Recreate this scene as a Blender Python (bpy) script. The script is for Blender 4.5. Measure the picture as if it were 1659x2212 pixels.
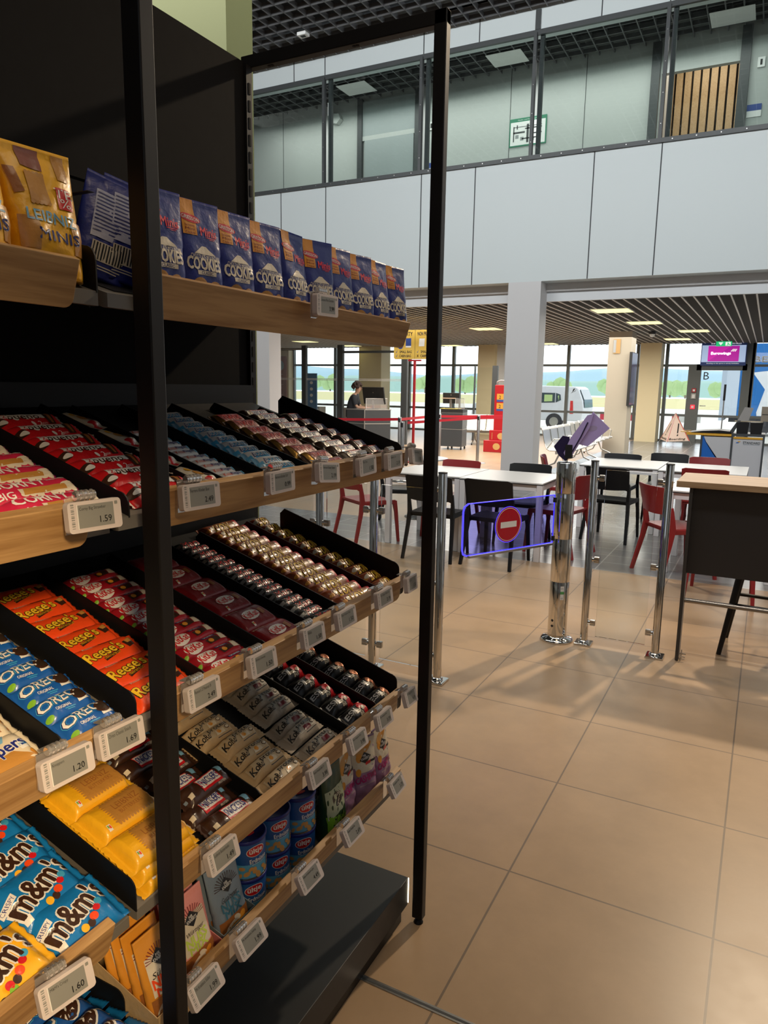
import bpy, math, random
from math import sin, cos, pi, radians
from mathutils import Matrix, Vector
for o in list(bpy.data.objects): bpy.data.objects.remove(o)
SC = bpy.context.scene
COL = SC.collection

# ------------------------------------------------------------------ camera, world, lights, exposure
cam_d = bpy.data.cameras.new('camera'); cam_d.sensor_fit = 'HORIZONTAL'; cam_d.sensor_width = 36.0
cam_d.lens = 33.95; cam_d.clip_end = 900; cam_d.clip_start = .05
cam = bpy.data.objects.new('camera', cam_d); COL.objects.link(cam)
cam.matrix_world = Matrix(((0.88513, -0.09378, 0.45680, 0.598), (0.46508, 0.14405, -0.87347, -1.451),
                           (0.01610, 0.98512, 0.17110, 1.529), (0, 0, 0, 1)))
SC.camera = cam
SC.view_settings.view_transform = 'Standard'; SC.view_settings.look = 'None'
SC.view_settings.exposure = 0.0; SC.view_settings.gamma = 1.0
w = bpy.data.worlds.new('world'); SC.world = w; w.use_nodes = True
bg = w.node_tree.nodes['Background']; bg.inputs[0].default_value = (.86, .93, 1, 1); bg.inputs[1].default_value = 2.6

def light(name, kind, loc, target, energy, col, size=.3, sy=None, angle=None, blend=.4):
    d = bpy.data.lights.new(name, kind); d.energy = energy; d.color = col
    if kind == 'AREA':
        d.size = size
        if sy: d.shape = 'RECTANGLE'; d.size_y = sy
    else: d.shadow_soft_size = size
    if kind == 'SPOT': d.spot_size = radians(angle); d.spot_blend = blend
    o = bpy.data.objects.new(name, d); COL.objects.link(o); o.location = loc
    o.rotation_euler = (Vector(target) - Vector(loc)).to_track_quat('-Z', 'Y').to_euler()
    return o
WARM = (1, .79, .55)
light('hall_spot', 'SPOT', (1.3, 7.9, 6.7), (-.4, 1.0, .3), 1500, WARM, .13, angle=34, blend=.5)  # assumed ceiling spot, aimed to suit the bollard shadows, no fitting modelled
light('hall_spot', 'SPOT', (3.6, 4.2, 6.7), (.8, 3.3, 0), 520, WARM, .18, angle=48, blend=.8)  # assumed spot for the warm floor tone, no lamp in view
light('hall_spot', 'SPOT', (-2.0, 6.2, 6.7), (-1.7, 4.6, 0), 420, (1, .86, .7), .15, angle=62, blend=.8)  # assumed spot over the dining tables, source not visible
light('shop_spot', 'SPOT', (1.7, -2.2, 2.25), (-.35, -1.10, 1.0), 400, (1, .72, .40), .12, angle=29, blend=.9)  # assumed warm spot, inferred from the bright left bay, source unseen
light('shop_lamp', 'AREA', (.7, -.6, 3.9), (.3, 0, 0), 20, (1, .78, .54), 1.6)  # assumed soft light above the aisle, no lamp modelled
light('hall_window', 'AREA', (1.0, -7.6, 4.6), (-3, 10, 4.4), 60, (.78, .89, 1), 12, 4)  # assumed daylight from behind the camera; the back wall has no window
light('high_window', 'AREA', (-3.0, 1.0, 6.5), (-3.0, 10, 6.0), 830, (.95, .985, 1), 12, 1.0)  # added fill floating inside the hall to brighten the upper wall, no window
light('lobby_lamps', 'AREA', (-3.5, 15.5, 2.78), (-3.5, 15.5, 0), 860, (1, .95, .86), 9, 8)
light('gallery_lamps', 'AREA', (-4.5, 11.0, 6.62), (-4.5, 11.2, 5), 72, (1, 1, .97), 9, .8)
light('room_lamp', 'AREA', (-.8, 12.4, 7.1), (-.8, 12.8, 5), 14, (1, .9, .75), .8)  # added warm fill that brightens the oak slats, no fitting modelled

# ------------------------------------------------------------------ materials
MATS = {}
def _new(name):
    m = bpy.data.materials.new(name); m.use_nodes = True
    return m, m.node_tree.nodes, m.node_tree.links, m.node_tree.nodes['Principled BSDF']
def mat(name, col, rough=.5, metal=0., bump=0., bscale=40., spec=None, emit=0., coat=0., alpha=None, sub=None):
    if name in MATS: return MATS[name]
    m, N, L, P = _new(name)
    P.inputs['Base Color'].default_value = (*col, 1); P.inputs['Roughness'].default_value = rough
    P.inputs['Metallic'].default_value = metal
    if spec is not None: P.inputs['Specular IOR Level'].default_value = spec
    if coat: P.inputs['Coat Weight'].default_value = coat; P.inputs['Coat Roughness'].default_value = .08
    if emit: P.inputs['Emission Color'].default_value = (*col, 1); P.inputs['Emission Strength'].default_value = emit
    tc = N.new('ShaderNodeTexCoord'); nz = N.new('ShaderNodeTexNoise'); nz.inputs['Scale'].default_value = bscale
    nz.inputs['Detail'].default_value = 3
    L.new(tc.outputs['Object'], nz.inputs['Vector'])
    if bump:
        b = N.new('ShaderNodeBump'); b.inputs['Strength'].default_value = bump; b.inputs['Distance'].default_value = .004
        L.new(nz.outputs['Fac'], b.inputs['Height']); L.new(b.outputs['Normal'], P.inputs['Normal'])
    else:                                   # a little uneven gloss on plain surfaces
        mr = N.new('ShaderNodeMapRange'); mr.inputs['To Min'].default_value = max(0, rough - .03); mr.inputs['To Max'].default_value = min(1, rough + .03)
        L.new(nz.outputs['Fac'], mr.inputs['Value']); L.new(mr.outputs['Result'], P.inputs['Roughness'])
    MATS[name] = m; return m
def foil(name, col, rough=.28, metal=0.):   # printed wrapper film
    return mat('film_' + name, col, rough + .08, metal, bump=.35, bscale=70, coat=.22)
def wood(name, c1, c2, rough=.45, sc=(38, 2.2, 38)):
    m, N, L, P = _new(name); tc = N.new('ShaderNodeTexCoord'); mp = N.new('ShaderNodeMapping')
    mp.inputs['Scale'].default_value = sc; L.new(tc.outputs['Object'], mp.inputs['Vector'])
    nz = N.new('ShaderNodeTexNoise'); nz.inputs['Scale'].default_value = 1.; nz.inputs['Detail'].default_value = 6; nz.inputs['Distortion'].default_value = 1.2
    L.new(mp.outputs['Vector'], nz.inputs['Vector'])
    wv = N.new('ShaderNodeTexNoise'); wv.inputs['Scale'].default_value = 6; wv.inputs['Detail'].default_value = 2
    L.new(mp.outputs['Vector'], wv.inputs['Vector'])
    mx = N.new('ShaderNodeMath'); mx.operation = 'MULTIPLY_ADD'; mx.inputs[1].default_value = .35; L.new(wv.outputs['Fac'], mx.inputs[0]); L.new(nz.outputs['Fac'], mx.inputs[2])
    r = N.new('ShaderNodeValToRGB'); r.color_ramp.elements[0].position = .45; r.color_ramp.elements[0].color = (*c2, 1)
    r.color_ramp.elements[1].position = .78; r.color_ramp.elements[1].color = (*c1, 1)
    L.new(mx.outputs[0], r.inputs['Fac']); L.new(r.outputs['Color'], P.inputs['Base Color']); P.inputs['Roughness'].default_value = rough
    MATS[name] = m; return m
def tiles(name, c1, c2, grout, bw, rh, mortar, rough, off=(0, 0, 0)):
    m, N, L, P = _new(name); tc = N.new('ShaderNodeTexCoord'); mp = N.new('ShaderNodeMapping'); mp.inputs['Location'].default_value = off
    L.new(tc.outputs['Object'], mp.inputs['Vector'])
    b = N.new('ShaderNodeTexBrick'); b.offset = 0; b.squash = 1; b.inputs['Scale'].default_value = 1
    b.inputs['Brick Width'].default_value = bw; b.inputs['Row Height'].default_value = rh; b.inputs['Mortar Size'].default_value = mortar
    b.inputs['Mortar Smooth'].default_value = .2; b.inputs['Bias'].default_value = -.3
    b.inputs['Color1'].default_value = (*c1, 1); b.inputs['Color2'].default_value = (*c2, 1); b.inputs['Mortar'].default_value = (*grout, 1)
    L.new(mp.outputs['Vector'], b.inputs['Vector'])
    nz = N.new('ShaderNodeTexNoise'); nz.inputs['Scale'].default_value = 2.6; nz.inputs['Detail'].default_value = 8; nz.inputs['Roughness'].default_value = .68
    L.new(mp.outputs['Vector'], nz.inputs['Vector'])
    r = N.new('ShaderNodeValToRGB'); r.color_ramp.elements[0].position = .3; r.color_ramp.elements[0].color = (.86, .86, .86, 1)
    r.color_ramp.elements[1].position = .7; r.color_ramp.elements[1].color = (1.06, 1.05, 1.04, 1); L.new(nz.outputs['Fac'], r.inputs['Fac'])
    mx = N.new('ShaderNodeMix'); mx.data_type = 'RGBA'; mx.blend_type = 'MULTIPLY'; mx.inputs[0].default_value = 1
    L.new(b.outputs['Color'], mx.inputs[6]); L.new(r.outputs['Color'], mx.inputs[7]); L.new(mx.outputs[2], P.inputs['Base Color'])
    mr = N.new('ShaderNodeMapRange'); mr.inputs['To Min'].default_value = rough - .06; mr.inputs['To Max'].default_value = rough + .1
    L.new(nz.outputs['Fac'], mr.inputs['Value']); L.new(mr.outputs['Result'], P.inputs['Roughness'])
    MATS[name] = m; return m
def glass(name, tint=(1, 1, 1), refl=.0, ior=1.45):
    m = bpy.data.materials.new(name); m.use_nodes = True; N = m.node_tree.nodes; L = m.node_tree.links; N.clear()
    o = N.new('ShaderNodeOutputMaterial'); t = N.new('ShaderNodeBsdfTransparent'); t.inputs[0].default_value = (*tint, 1)
    g = N.new('ShaderNodeBsdfGlossy'); g.inputs['Roughness'].default_value = .01; f = N.new('ShaderNodeFresnel'); f.inputs[0].default_value = ior
    mx = N.new('ShaderNodeMixShader'); L.new(f.outputs[0], mx.inputs[0]); L.new(t.outputs[0], mx.inputs[1]); L.new(g.outputs[0], mx.inputs[2])
    L.new(mx.outputs[0], o.inputs[0]); MATS[name] = m; return m
def acrylic(name):
    m = glass(name, (.96, .96, .96), ior=1.7); N = m.node_tree.nodes; L = m.node_tree.links; o = N['Material Output']; s_ = o.inputs[0].links[0].from_socket
    d = N.new('ShaderNodeBsdfDiffuse'); d.inputs[0].default_value = (.9, .86, .82, 1); mx = N.new('ShaderNodeMixShader'); mx.inputs[0].default_value = .16
    L.new(s_, mx.inputs[1]); L.new(d.outputs[0], mx.inputs[2]); L.new(mx.outputs[0], o.inputs[0]); return m

M_BLACK = mat('black_powder_coat', (.007, .006, .006), .45, spec=.3)
M_PANEL = mat('charcoal_panel', (.0075, .0068, .0068), .8, spec=.15)
M_PLINTH = mat('charcoal_plinth', (.022, .024, .025), .48)
M_DIV = mat('black_divider', (.006, .006, .007), .5, spec=.3)
M_GREYMET = mat('grey_shelf_metal', (.15, .14, .125), .45)
M_WOOD = wood('oak_board', (.50, .30, .125), (.30, .155, .052))
M_WOODT = wood('oak_counter', (.44, .29, .16), (.30, .18, .09), .4, (2.5, 40, 40))
M_CHROME = mat('polished_chrome', (.72, .70, .66), .06, 1.)
M_STEEL = mat('brushed_steel', (.55, .54, .52), .3, 1.)
M_WHITE = mat('white_paint', (.66, .68, .70), .55)
M_FACADE = mat('white_facade_panel', (.63, .685, .69), .5)
M_COLUMN = mat('white_column', (.64, .63, .63), .6)
M_SEAM = mat('dark_seam', (.05, .055, .06), .7)
M_FRAME = mat('anthracite_frame', (.055, .06, .062), .45)
M_BEIGE = mat('beige_wall', (.78, .67, .43), .7)
M_GRID = mat('dark_ceiling_grid', (.13, .13, .135), .5)
M_GRIDL = mat('light_ceiling_grid', (.74, .71, .66), .5); M_GRIDD = mat('grey_ceiling_grid', (.16, .155, .15), .6); M_WFRAME = mat('window_frame_hazed', (.13, .14, .135), .5)  # window frame colour is lifted to carry the glare haze around the panes
M_VOID = mat('ceiling_void', (.012, .012, .013), .9)
M_LAMP = mat('yellow_lamp_panel', (1, .92, .42), .5, emit=1.1)
M_GLASS = glass('clear_glass', (.97, .985, .98))
M_GGLASS = glass('green_tinted_glass', (.86, .90, .88))
M_ACRYL = acrylic('clear_acrylic')
M_TABLE = mat('white_tabletop', (.72, .70, .66), .3)
M_TLEG = mat('white_table_leg', (.74, .70, .69), .4)
M_BPLA = mat('black_plastic', (.006, .006, .007), .45, spec=.35)
M_RPLA = mat('red_plastic', (.27, .018, .018), .4)
M_RED = mat('red_lacquer', (.42, .012, .018), .35)
M_WHT = mat('print_white', (.85, .85, .83), .5)
M_BLK = mat('print_black', (.012, .012, .012), .5)

# ------------------------------------------------------------------ mesh helpers
_G = {}
def glyphs(s, off=0.):
    k = (s, round(off, 3))
    if k in _G: return _G[k]
    def run(o_):
        cu = bpy.data.curves.new('t', 'FONT'); cu.body = s; cu.resolution_u = 2; cu.offset = o_
        ob = bpy.data.objects.new('t', cu); me = ob.to_mesh()
        v = [(p.co.x, p.co.y) for p in me.vertices]; f = [tuple(p.vertices) for p in me.polygons]
        ob.to_mesh_clear(); bpy.data.objects.remove(ob); bpy.data.curves.remove(cu); return v, f
    v0, f0 = run(0.)
    x0 = min(p[0] for p in v0); x1 = max(p[0] for p in v0); y0 = min(p[1] for p in v0); y1 = max(p[1] for p in v0)
    v, f = (v0, f0) if not off else run(off * .55)
    W = max(x1 - x0, 1e-4); H = max(y1 - y0, 1e-4)
    r = ([((a - x0) / W - .5, (b - y0) / H - .5) for a, b in v], f); _G[k] = r; return r

class MB:
    def __init__(s): s.v = []; s.f = []; s.m = []; s.sm = []; s.mats = []
    def mi(s, m):
        if m not in s.mats: s.mats.append(m)
        return s.mats.index(m)
    def add(s, vs, fs, m, smooth=False, M=None):
        n = len(s.v); k = s.mi(m)
        if M is not None: vs = [tuple(M @ Vector(p)) for p in vs]
        s.v += [tuple(p) for p in vs]
        for f in fs: s.f.append(tuple(i + n for i in f)); s.m.append(k); s.sm.append(smooth)
        return s
    def box(s, x0, x1, y0, y1, z0, z1, m, M=None):
        v = [(x0, y0, z0), (x1, y0, z0), (x1, y1, z0), (x0, y1, z0), (x0, y0, z1), (x1, y0, z1), (x1, y1, z1), (x0, y1, z1)]
        return s.add(v, [(0, 3, 2, 1), (4, 5, 6, 7), (0, 1, 5, 4), (1, 2, 6, 5), (2, 3, 7, 6), (3, 0, 4, 7)], m, M=M)
    def loft(s, rings, m, smooth=True, caps=True, M=None):
        k = len(rings[0]); v = [p for r in rings for p in r]; f = []
        for i in range(len(rings) - 1):
            for j in range(k): f.append((i * k + j, i * k + (j + 1) % k, (i + 1) * k + (j + 1) % k, (i + 1) * k + j))
        s.add(v, f, m, smooth, M)
        if caps:
            s.add(rings[0], [tuple(reversed(range(k)))], m, False, M); s.add(rings[-1], [tuple(range(k))], m, False, M)
        return s
    def tube(s, pts, r, m, seg=10, M=None, caps=True):
        P = [Vector(p) for p in pts]; rings = []; R = r if isinstance(r, (list, tuple)) else [r] * len(P); ref = None
        for i, p in enumerate(P):
            d = (P[min(i + 1, len(P) - 1)] - P[max(i - 1, 0)]).normalized()
            if ref is None: ref = Vector((0, 0, 1)) if abs(d.z) < .9 else Vector((1, 0, 0))
            a = d.cross(ref).normalized(); b = a.cross(d).normalized(); ref = b
            rings.append([tuple(p + a * cos(2 * pi * k / seg) * R[i] + b * sin(2 * pi * k / seg) * R[i]) for k in range(seg)])
        return s.loft(rings, m, True, caps, M)
    def beam(s, pts, ws, m, side=(1, 0, 0), M=None):
        "rectangular section along pts; ws = (width along side, depth) each"
        sd = Vector(side).normalized(); P = [Vector(p) for p in pts]; rings = []
        for i, p in enumerate(P):
            d = (P[min(i + 1, len(P) - 1)] - P[max(i - 1, 0)]).normalized(); n = d.cross(sd).normalized(); a, b = ws[i][0] / 2, ws[i][1] / 2
            rings.append([tuple(p + sd * x + n * y) for x, y in ((-a, -b), (a, -b), (a, b), (-a, b))])
        return s.loft(rings, m, False, True, M)
    def lathe(s, prof, m, seg=24, c=(0, 0, 0), M=None, caps=True):
        rings = [[(c[0] + r * cos(2 * pi * k / seg), c[1] + r * sin(2 * pi * k / seg), c[2] + z) for k in range(seg)] for r, z in prof]
        return s.loft(rings, m, True, caps, M)
    def prism(s, poly, d0, d1, m, F):
        "poly (a,b) extruded along c from d0 to d1; F(a,b,c)->xyz"
        k = len(poly); v = [F(a, b, d0) for a, b in poly] + [F(a, b, d1) for a, b in poly]
        f = [tuple(reversed(range(k))), tuple(range(k, 2 * k))] + [(i, (i + 1) % k, k + (i + 1) % k, k + i) for i in range(k)]
        return s.add(v, f, m)
    # flat artwork mapped on a surface F(u,v,e)
    def dq(s, c, m, F, e=.0005, nu=6, nv=3):
        v = []; f = []
        for i in range(nu + 1):
            for j in range(nv + 1):
                a, b = i / nu, j / nv
                u = (1 - a) * (1 - b) * c[0][0] + a * (1 - b) * c[1][0] + a * b * c[2][0] + (1 - a) * b * c[3][0]
                w_ = (1 - a) * (1 - b) * c[0][1] + a * (1 - b) * c[1][1] + a * b * c[2][1] + (1 - a) * b * c[3][1]
                v.append(F(u, w_, e))
        for i in range(nu):
            for j in range(nv): p = i * (nv + 1) + j; f.append((p, p + nv + 1, p + nv + 2, p + 1))
        return s.add(v, f, m, True)
    def dr(s, u0, v0, u1, v1, m, F, e=.0005, nu=4, nv=3): return s.dq([(u0, v0), (u1, v0), (u1, v1), (u0, v1)], m, F, e, nu, nv)
    def de(s, cu, cv, ru, rv, m, F, e=.0005, rot=0., seg=20, rr=2, a0=0., a1=2 * pi):
        v = [F(cu, cv, e)]; f = []; full = abs(a1 - a0 - 2 * pi) < 1e-6; n = seg if full else seg + 1
        for q in range(1, rr + 1):
            for k in range(n):
                t = a0 + (a1 - a0) * k / seg; x = cos(t) * ru * q / rr; y = sin(t) * rv * q / rr
                v.append(F(cu + x * cos(rot) - y * sin(rot), cv + x * sin(rot) + y * cos(rot), e))
        for k in range(seg):
            k2 = (k + 1) % n; f.append((0, 1 + k, 1 + k2))
            for q in range(1, rr): o = 1 + (q - 1) * n; f.append((o + k, o + n + k, o + n + k2, o + k2))
        return s.add(v, f, m, True)
    def dt(s, txt, cu, cv, w_, h, m, F, e=.0008, rot=0., shear=0., off=0., arch=0.):
        v, f = glyphs(txt); r_ = max(0, off) * h * .85; k_ = 8 if off >= .06 else 4
        for i in range(k_ if r_ else 1):        # bold lettering: the outline laid down a few times, spread by r_
            dx, dy = (r_ * cos(2 * pi * i / k_ + .4), r_ * sin(2 * pi * i / k_ + .4)) if r_ else (0, 0); o = []
            for x, y in v:
                a = x * w_ + y * h * shear + dx; b = y * h + dy + arch * (x * x * 4 - 1)
                o.append(F(cu + a * cos(rot) - b * sin(rot), cv + a * sin(rot) + b * cos(rot), e))
            s.add(o, f, m, False)
        return s
    def me(s, name):
        me = bpy.data.meshes.new(name); me.from_pydata(s.v, [], s.f)
        for m in s.mats: me.materials.append(m)
        me.polygons.foreach_set('material_index', s.m); me.polygons.foreach_set('use_smooth', s.sm)
        me.validate(); me.update(); return me
    def build(s, name, parent=None, bev=0., **k):
        return link(s.me(name), name, parent, bev, **k)
def link(me, name, parent=None, bev=0., M=None, **k):
    o = bpy.data.objects.new(name, me); COL.objects.link(o)
    if M is not None: o.matrix_world = M
    if parent is not None: o.parent = parent
    if bev:
        b = o.modifiers.new('bevel', 'BEVEL'); b.width = bev; b.segments = 2; b.limit_method = 'ANGLE'; b.angle_limit = radians(40)
    for a, b_ in k.items(): o[a] = b_
    return o
def thing(name, label, cat, loc=(0, 0, 0), rz=0., group=None, M=None):
    o = bpy.data.objects.new(name, None); COL.objects.link(o); o.empty_display_size = .05
    if M is not None: o.matrix_world = M
    else: o.location = loc; o.rotation_euler = (0, 0, rz)
    o['label'] = label; o['category'] = cat
    if group: o['group'] = group
    return o
def ch(o):
    return [c for c in bpy.data.objects if c.parent == o]
def dup(root, kids, M, label, group=None):
    r = root.copy(); COL.objects.link(r); r.matrix_world = M; r['label'] = label
    if group: r['group'] = group
    mp = {}
    for k, p in kids:
        c = k.copy(); COL.objects.link(c); c.parent = mp.get(p, r) if p is not root else r; mp[k] = c
    return r
def tree(root):
    out = []
    def rec(o):
        for c in ch(o): out.append((c, o)); rec(c)
    rec(root); return out
def struct(mb, name, bev=0.): return mb.build(name, bev=bev, kind='structure')
def XY(z): return lambda a, b, c: (a, b, z + c)
def T(x, y, z, rz=0.): return Matrix.Translation((x, y, z)) @ Matrix.Rotation(rz, 4, 'Z')
ORD = ['first', 'second', 'third', 'fourth', 'fifth', 'sixth', 'seventh', 'eighth', 'ninth', 'tenth', 'eleventh', 'twelfth', 'thirteenth', 'fourteenth', 'fifteenth', 'sixteenth', 'seventeenth']
random.seed(7)

# ------------------------------------------------------------------ the building
FL = tiles('beige_floor_tiles', (.44, .300, .180), (.415, .28, .165), (.20, .145, .10), .6, .602, .0035, .34)
FG = tiles('grey_floor_tiles', (.20, .195, .19), (.17, .165, .16), (.40, .39, .37), .6, .3, .006, .2)
b = MB(); b.box(-18, 5, -8, 4.78, -.1, 0, FL); b.box(-18, -3.0, 5.95, 22.4, -.1, 0, FL); struct(b, 'floor')
b = MB(); b.box(-18, 5, 4.78, 5.95, -.1, 0, FG); b.box(-3.0, 5, 5.95, 22.4, -.1, 0, FG); struct(b, 'floor_dining')
b = MB(); b.box(-.6, 5, -.004, .014, 0, .0015, M_STEEL); b.box(-.6, 5, .002, .008, .0016, .002, M_SEAM); struct(b, 'trim_1')
b = MB(); b.box(-18, 5, -8.2, -8, 0, 7.6, M_WHITE); struct(b, 'wall_back')
b = MB(); b.box(5, 5.2, -8, 22.6, 0, 7.6, M_WHITE); struct(b, 'wall_right')
b = MB(); b.box(-18.2, -18, -8, 22.6, 0, 7.6, M_WHITE); struct(b, 'wall_left')
b = MB(); b.box(-18.2, 5.2, -8.2, 10.0, 7.55, 7.7, M_VOID); b.box(-18.2, 5.2, 10, 13.7, 7.3, 7.4, M_VOID); b.box(-18.2, 5.2, 10.3, 22.6, 3.25, 3.35, M_VOID); struct(b, 'ceiling')
# open cell grid ceilings
b = MB()
for i in range(52): x = -10 + i * .24; b.box(x - .009, x + .009, -.5, 9.96, 7.03, 7.11, M_GRID)
for i in range(44): y = -.44 + i * .24; b.box(-10, 2.3, y - .009, y + .009, 7.032, 7.108, M_GRID)
struct(b, 'ceiling_grid_hall')
b = MB()
for i in range(46): x = -9.6 + i * .24; b.box(x - .009, x + .009, 10.05, 12.0, 6.95, 7.02, M_GRID)
for i in range(9): y = 10.1 + i * .24; b.box(-9.6, 1.4, y - .009, y + .009, 6.952, 7.018, M_GRID)
for x0, y0 in ((-7.0, 10.9), (-4.1, 10.9), (-.7, 11.0)): b.box(x0, x0 + .6, y0, y0 + .5, 6.945, 6.949, M_WHT)
struct(b, 'ceiling_grid_gallery')
b = MB()
for i in range(114): x = -16.9 + i * .167; b.box(x - .012, x + .012, 10.42, 22.3, 2.905, 2.955, M_GRIDL)
for i in range(143): y = 10.46 + i * .083; b.box(-16.9, 2.1, y - .004, y + .004, 2.912, 2.953, M_GRIDD)
struct(b, 'ceiling_grid_lobby')
# upper wall with cladding panels
b = MB(); b.box(-11, 3, 10.0, 10.3, 3.17, 4.96, M_FACADE); b.box(-11, 3, 10.0, 10.3, 6.76, 7.5, M_FACADE)
b.box(-11, 3, 10.3, 10.36, 3.05, 3.3, M_COLUMN); b.box(-11, 3, 10.36, 10.42, 2.9, 3.06, M_WHITE)
for x in (-10.36, -9.45, -8.5, -7.6, -6.64, -4.79, -3.85, -2.0, -1.065, .79, 1.73):
    b.box(x - .008, x + .008, 9.997, 10.0, 3.17, 4.96, M_SEAM)
for x in (-7.3, -6.66, -4.8, -3.86, -2.02, -1.1, .8): b.box(x - .008, x + .008, 9.997, 10.0, 6.76, 7.5, M_SEAM)
b.box(-2.98, -2.90, 9.98, 10.0, 6.76, 7.03, M_FRAME)
struct(b, 'wall_upper')
b = MB(); b.box(-11, 3, 9.96, 10.02, 4.955, 5.015, M_FRAME); b.box(-11, 3, 9.99, 10.04, 6.69, 6.76, M_FRAME)
for x in (-8.5, -6.64, -4.79, -2.93, -1.07, .79):
    b.box(x - .06, x - .012, 9.965, 10.03, 5.0, 6.72, M_FRAME); b.box(x + .015, x + .075, 10.06, 10.12, 5.0, 6.72, M_SEAM)
    for z in (5.2, 5.6, 6.0, 6.4): b.box(x - .04, x - .03, 9.962, 9.965, z, z + .01, M_STEEL)
for i in range(40):
    x = -9 + i * .31; b.box(x, x + .012, 9.957, 9.96, 4.98, 4.992, M_STEEL)
struct(b, 'window_1')
for x0, x1 in ((-8.45, -6.7), (-6.6, -4.85), (-4.75, -2.99), (-2.89, -1.13), (-1.03, .73)):
    b = MB(); b.box(x0, x1, 10.0, 10.008, 5.01, 6.7, M_GGLASS); struct(b, 'window_pane')
M_GWALL = mat('gallery_wall', (.50, .52, .50), .6)
b = MB(); b.box(-11, -1.4, 11.7, 11.8, 4.8, 7.3, M_GWALL); b.box(-.2, 3, 11.7, 11.8, 4.8, 7.3, M_GWALL); b.box(-1.4, -.2, 11.7, 11.8, 6.5, 7.3, M_GWALL)
b.box(-11, 3, 10.3, 11.7, 4.7, 4.8, M_GWALL)
for x in (-8.75, -3.9, -2.6): b.box(x, x + .008, 11.694, 11.7, 4.8, 7, M_SEAM)
b.box(-.27, -.13, 11.6, 11.7, 4.8, 6.95, M_FRAME); b.box(-1.55, -1.42, 11.6, 11.7, 4.8, 6.95, M_FRAME)
struct(b, 'wall_gallery')
b = MB(); b.box(-1.5, -1.4, 11.8, 13.3, 4.8, 7.3, M_GWALL); b.box(-.2, -.1, 11.8, 13.3, 4.8, 7.3, M_GWALL); b.box(-1.4, -.2, 13.2, 13.25, 4.8, 7.2, mat('slat_back', (.02, .018, .015), .8))
for i in range(10): x = -1.5 + i * .14; b.box(x, x + .105, 13.1, 13.2, 4.8, 7.2, wood('slat_oak', (.55, .36, .2), (.42, .26, .13)) if i == 0 else MATS['slat_oak'])
struct(b, 'wall_slats')
b = MB(); b.box(-6.95, -6.85, 11.62, 11.7, 4.8, 6.95, M_FRAME); b.box(-5.72, -5.6, 11.62, 11.7, 4.8, 6.95, M_FRAME)
b.box(-6.85, -5.72, 11.66, 11.7, 6.28, 6.9, mat('door_leaf_grey', (.33, .37, .37), .4)); b.box(-6.80, -5.75, 11.65, 11.7, 4.8, 6.2, MATS['door_leaf_grey']); b.box(-6.85, -5.72, 11.655, 11.69, 6.2, 6.28, M_GWALL)
struct(b, 'door_1')
# columns
def column(x0, x1, y0, y1, m, z1=3.17, name='column'):
    q = MB(); q.box(x0, x1, y0, y1, 0, z1, m); struct(q, name)
for x in (-7.9, -2.7, 2.5): column(x - .525, x, 9.995, 10.37, M_COLUMN)
column(-2.96, -2.43, 16.95, 17.6, mat('cream_column', (.42, .37, .29), .7), 2.91)
column(-2.93, -2.33, 21.6, 22.3, M_BEIGE, 2.91); column(-8.0, -7.42, 21.5, 22.2, M_BEIGE, 2.91); column(-7.42, -7.15, 21.7, 22.3, M_WHITE, 2.91)
column(-12.5, -11.6, 21.5, 22.2, M_BEIGE, 2.91)
b = MB(); b.box(-18, -15.9, 22.0, 22.3, 0, 2.91, M_BEIGE); struct(b, 'wall_left_lobby')
b = MB(); b.box(-3.75, -3.05, 3.0, 3.3, 0, 7.05, mat('pale_green_wall', (.21, .215, .09), .7)); struct(b, 'wall_green')
# window wall to the apron
b = MB(); Y0, Y1 = 22.32, 22.44
for z in (.02, .80, 2.28, 2.98): b.box(-16, 4, Y0, Y1, z - .035, z + .035, M_WFRAME)
b.box(-16, 4, Y0, Y1, 2.98, 3.3, M_WHITE)
for x in (-15.9, -14.0, -12.6, -10.9, -9.2, -7.1, -5.23, -3.1, -2.25, .1, 1.9, 3.8): b.box(x - .045, x + .045, Y0 - .02, Y1, 0, 3.0, M_WFRAME)
struct(b, 'window_2')
b = MB(); b.box(-16, -1.45, 22.37, 22.38, .0, 3.0, M_GLASS); b.box(-.12, 4, 22.37, 22.38, .0, 3.0, M_GLASS); b.box(-1.45, -.12, 22.37, 22.38, 2.3, 3, M_GLASS); struct(b, 'window_3')
b = MB(); b.box(-1.62, -1.27, 22.3, 22.46, 0, 2.3, M_WFRAME); b.box(-.17, .12, 22.3, 22.46, 0, 3, M_WFRAME); b.box(-1.4, -.05, 22.3, 22.46, 2.14, 2.32, M_WFRAME)
b.box(-1.27, -.17, 22.36, 22.40, 0, .1, M_WFRAME); b.box(-1.27, -.17, 22.375, 22.38, .1, 2.14, M_GLASS)
b.dt('B', -1.12, 1.98, .15, .22, M_SEAM, lambda u, v, e: (u, 22.35, v))
struct(b, 'door_2')
# thin strip lamps in the lobby ceiling
for i, (x, y) in enumerate(((-2.0, 12.1), (-1.83, 14.7), (-1.1, 17.2), (-5.5, 15.3), (-12.85, 18.6), (-12.6, 21.0), (-1.75, 20.0), (-5.7, 21.3), (-9.0, 21.6))):
    b = MB(); b.box(-.31, .31, -.31, .31, -.006, .01, M_LAMP); b.box(-.33, .33, -.33, .33, 0, .03, M_WHITE)
    b.build('ceiling_light', M=T(x, y, 2.902), label='square yellow ceiling light panel, %s, lobby ceiling' % ['nearest right of the white column', 'second right of the white column', 'third right of the white column', 'just left of the white column', 'nearest the far left glass partition', 'farther one above the person', 'farthest right, before the cream column', 'behind the white column', 'behind the yellow bag sign'][i], category='ceiling light', group='lobby ceiling lights')
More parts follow.
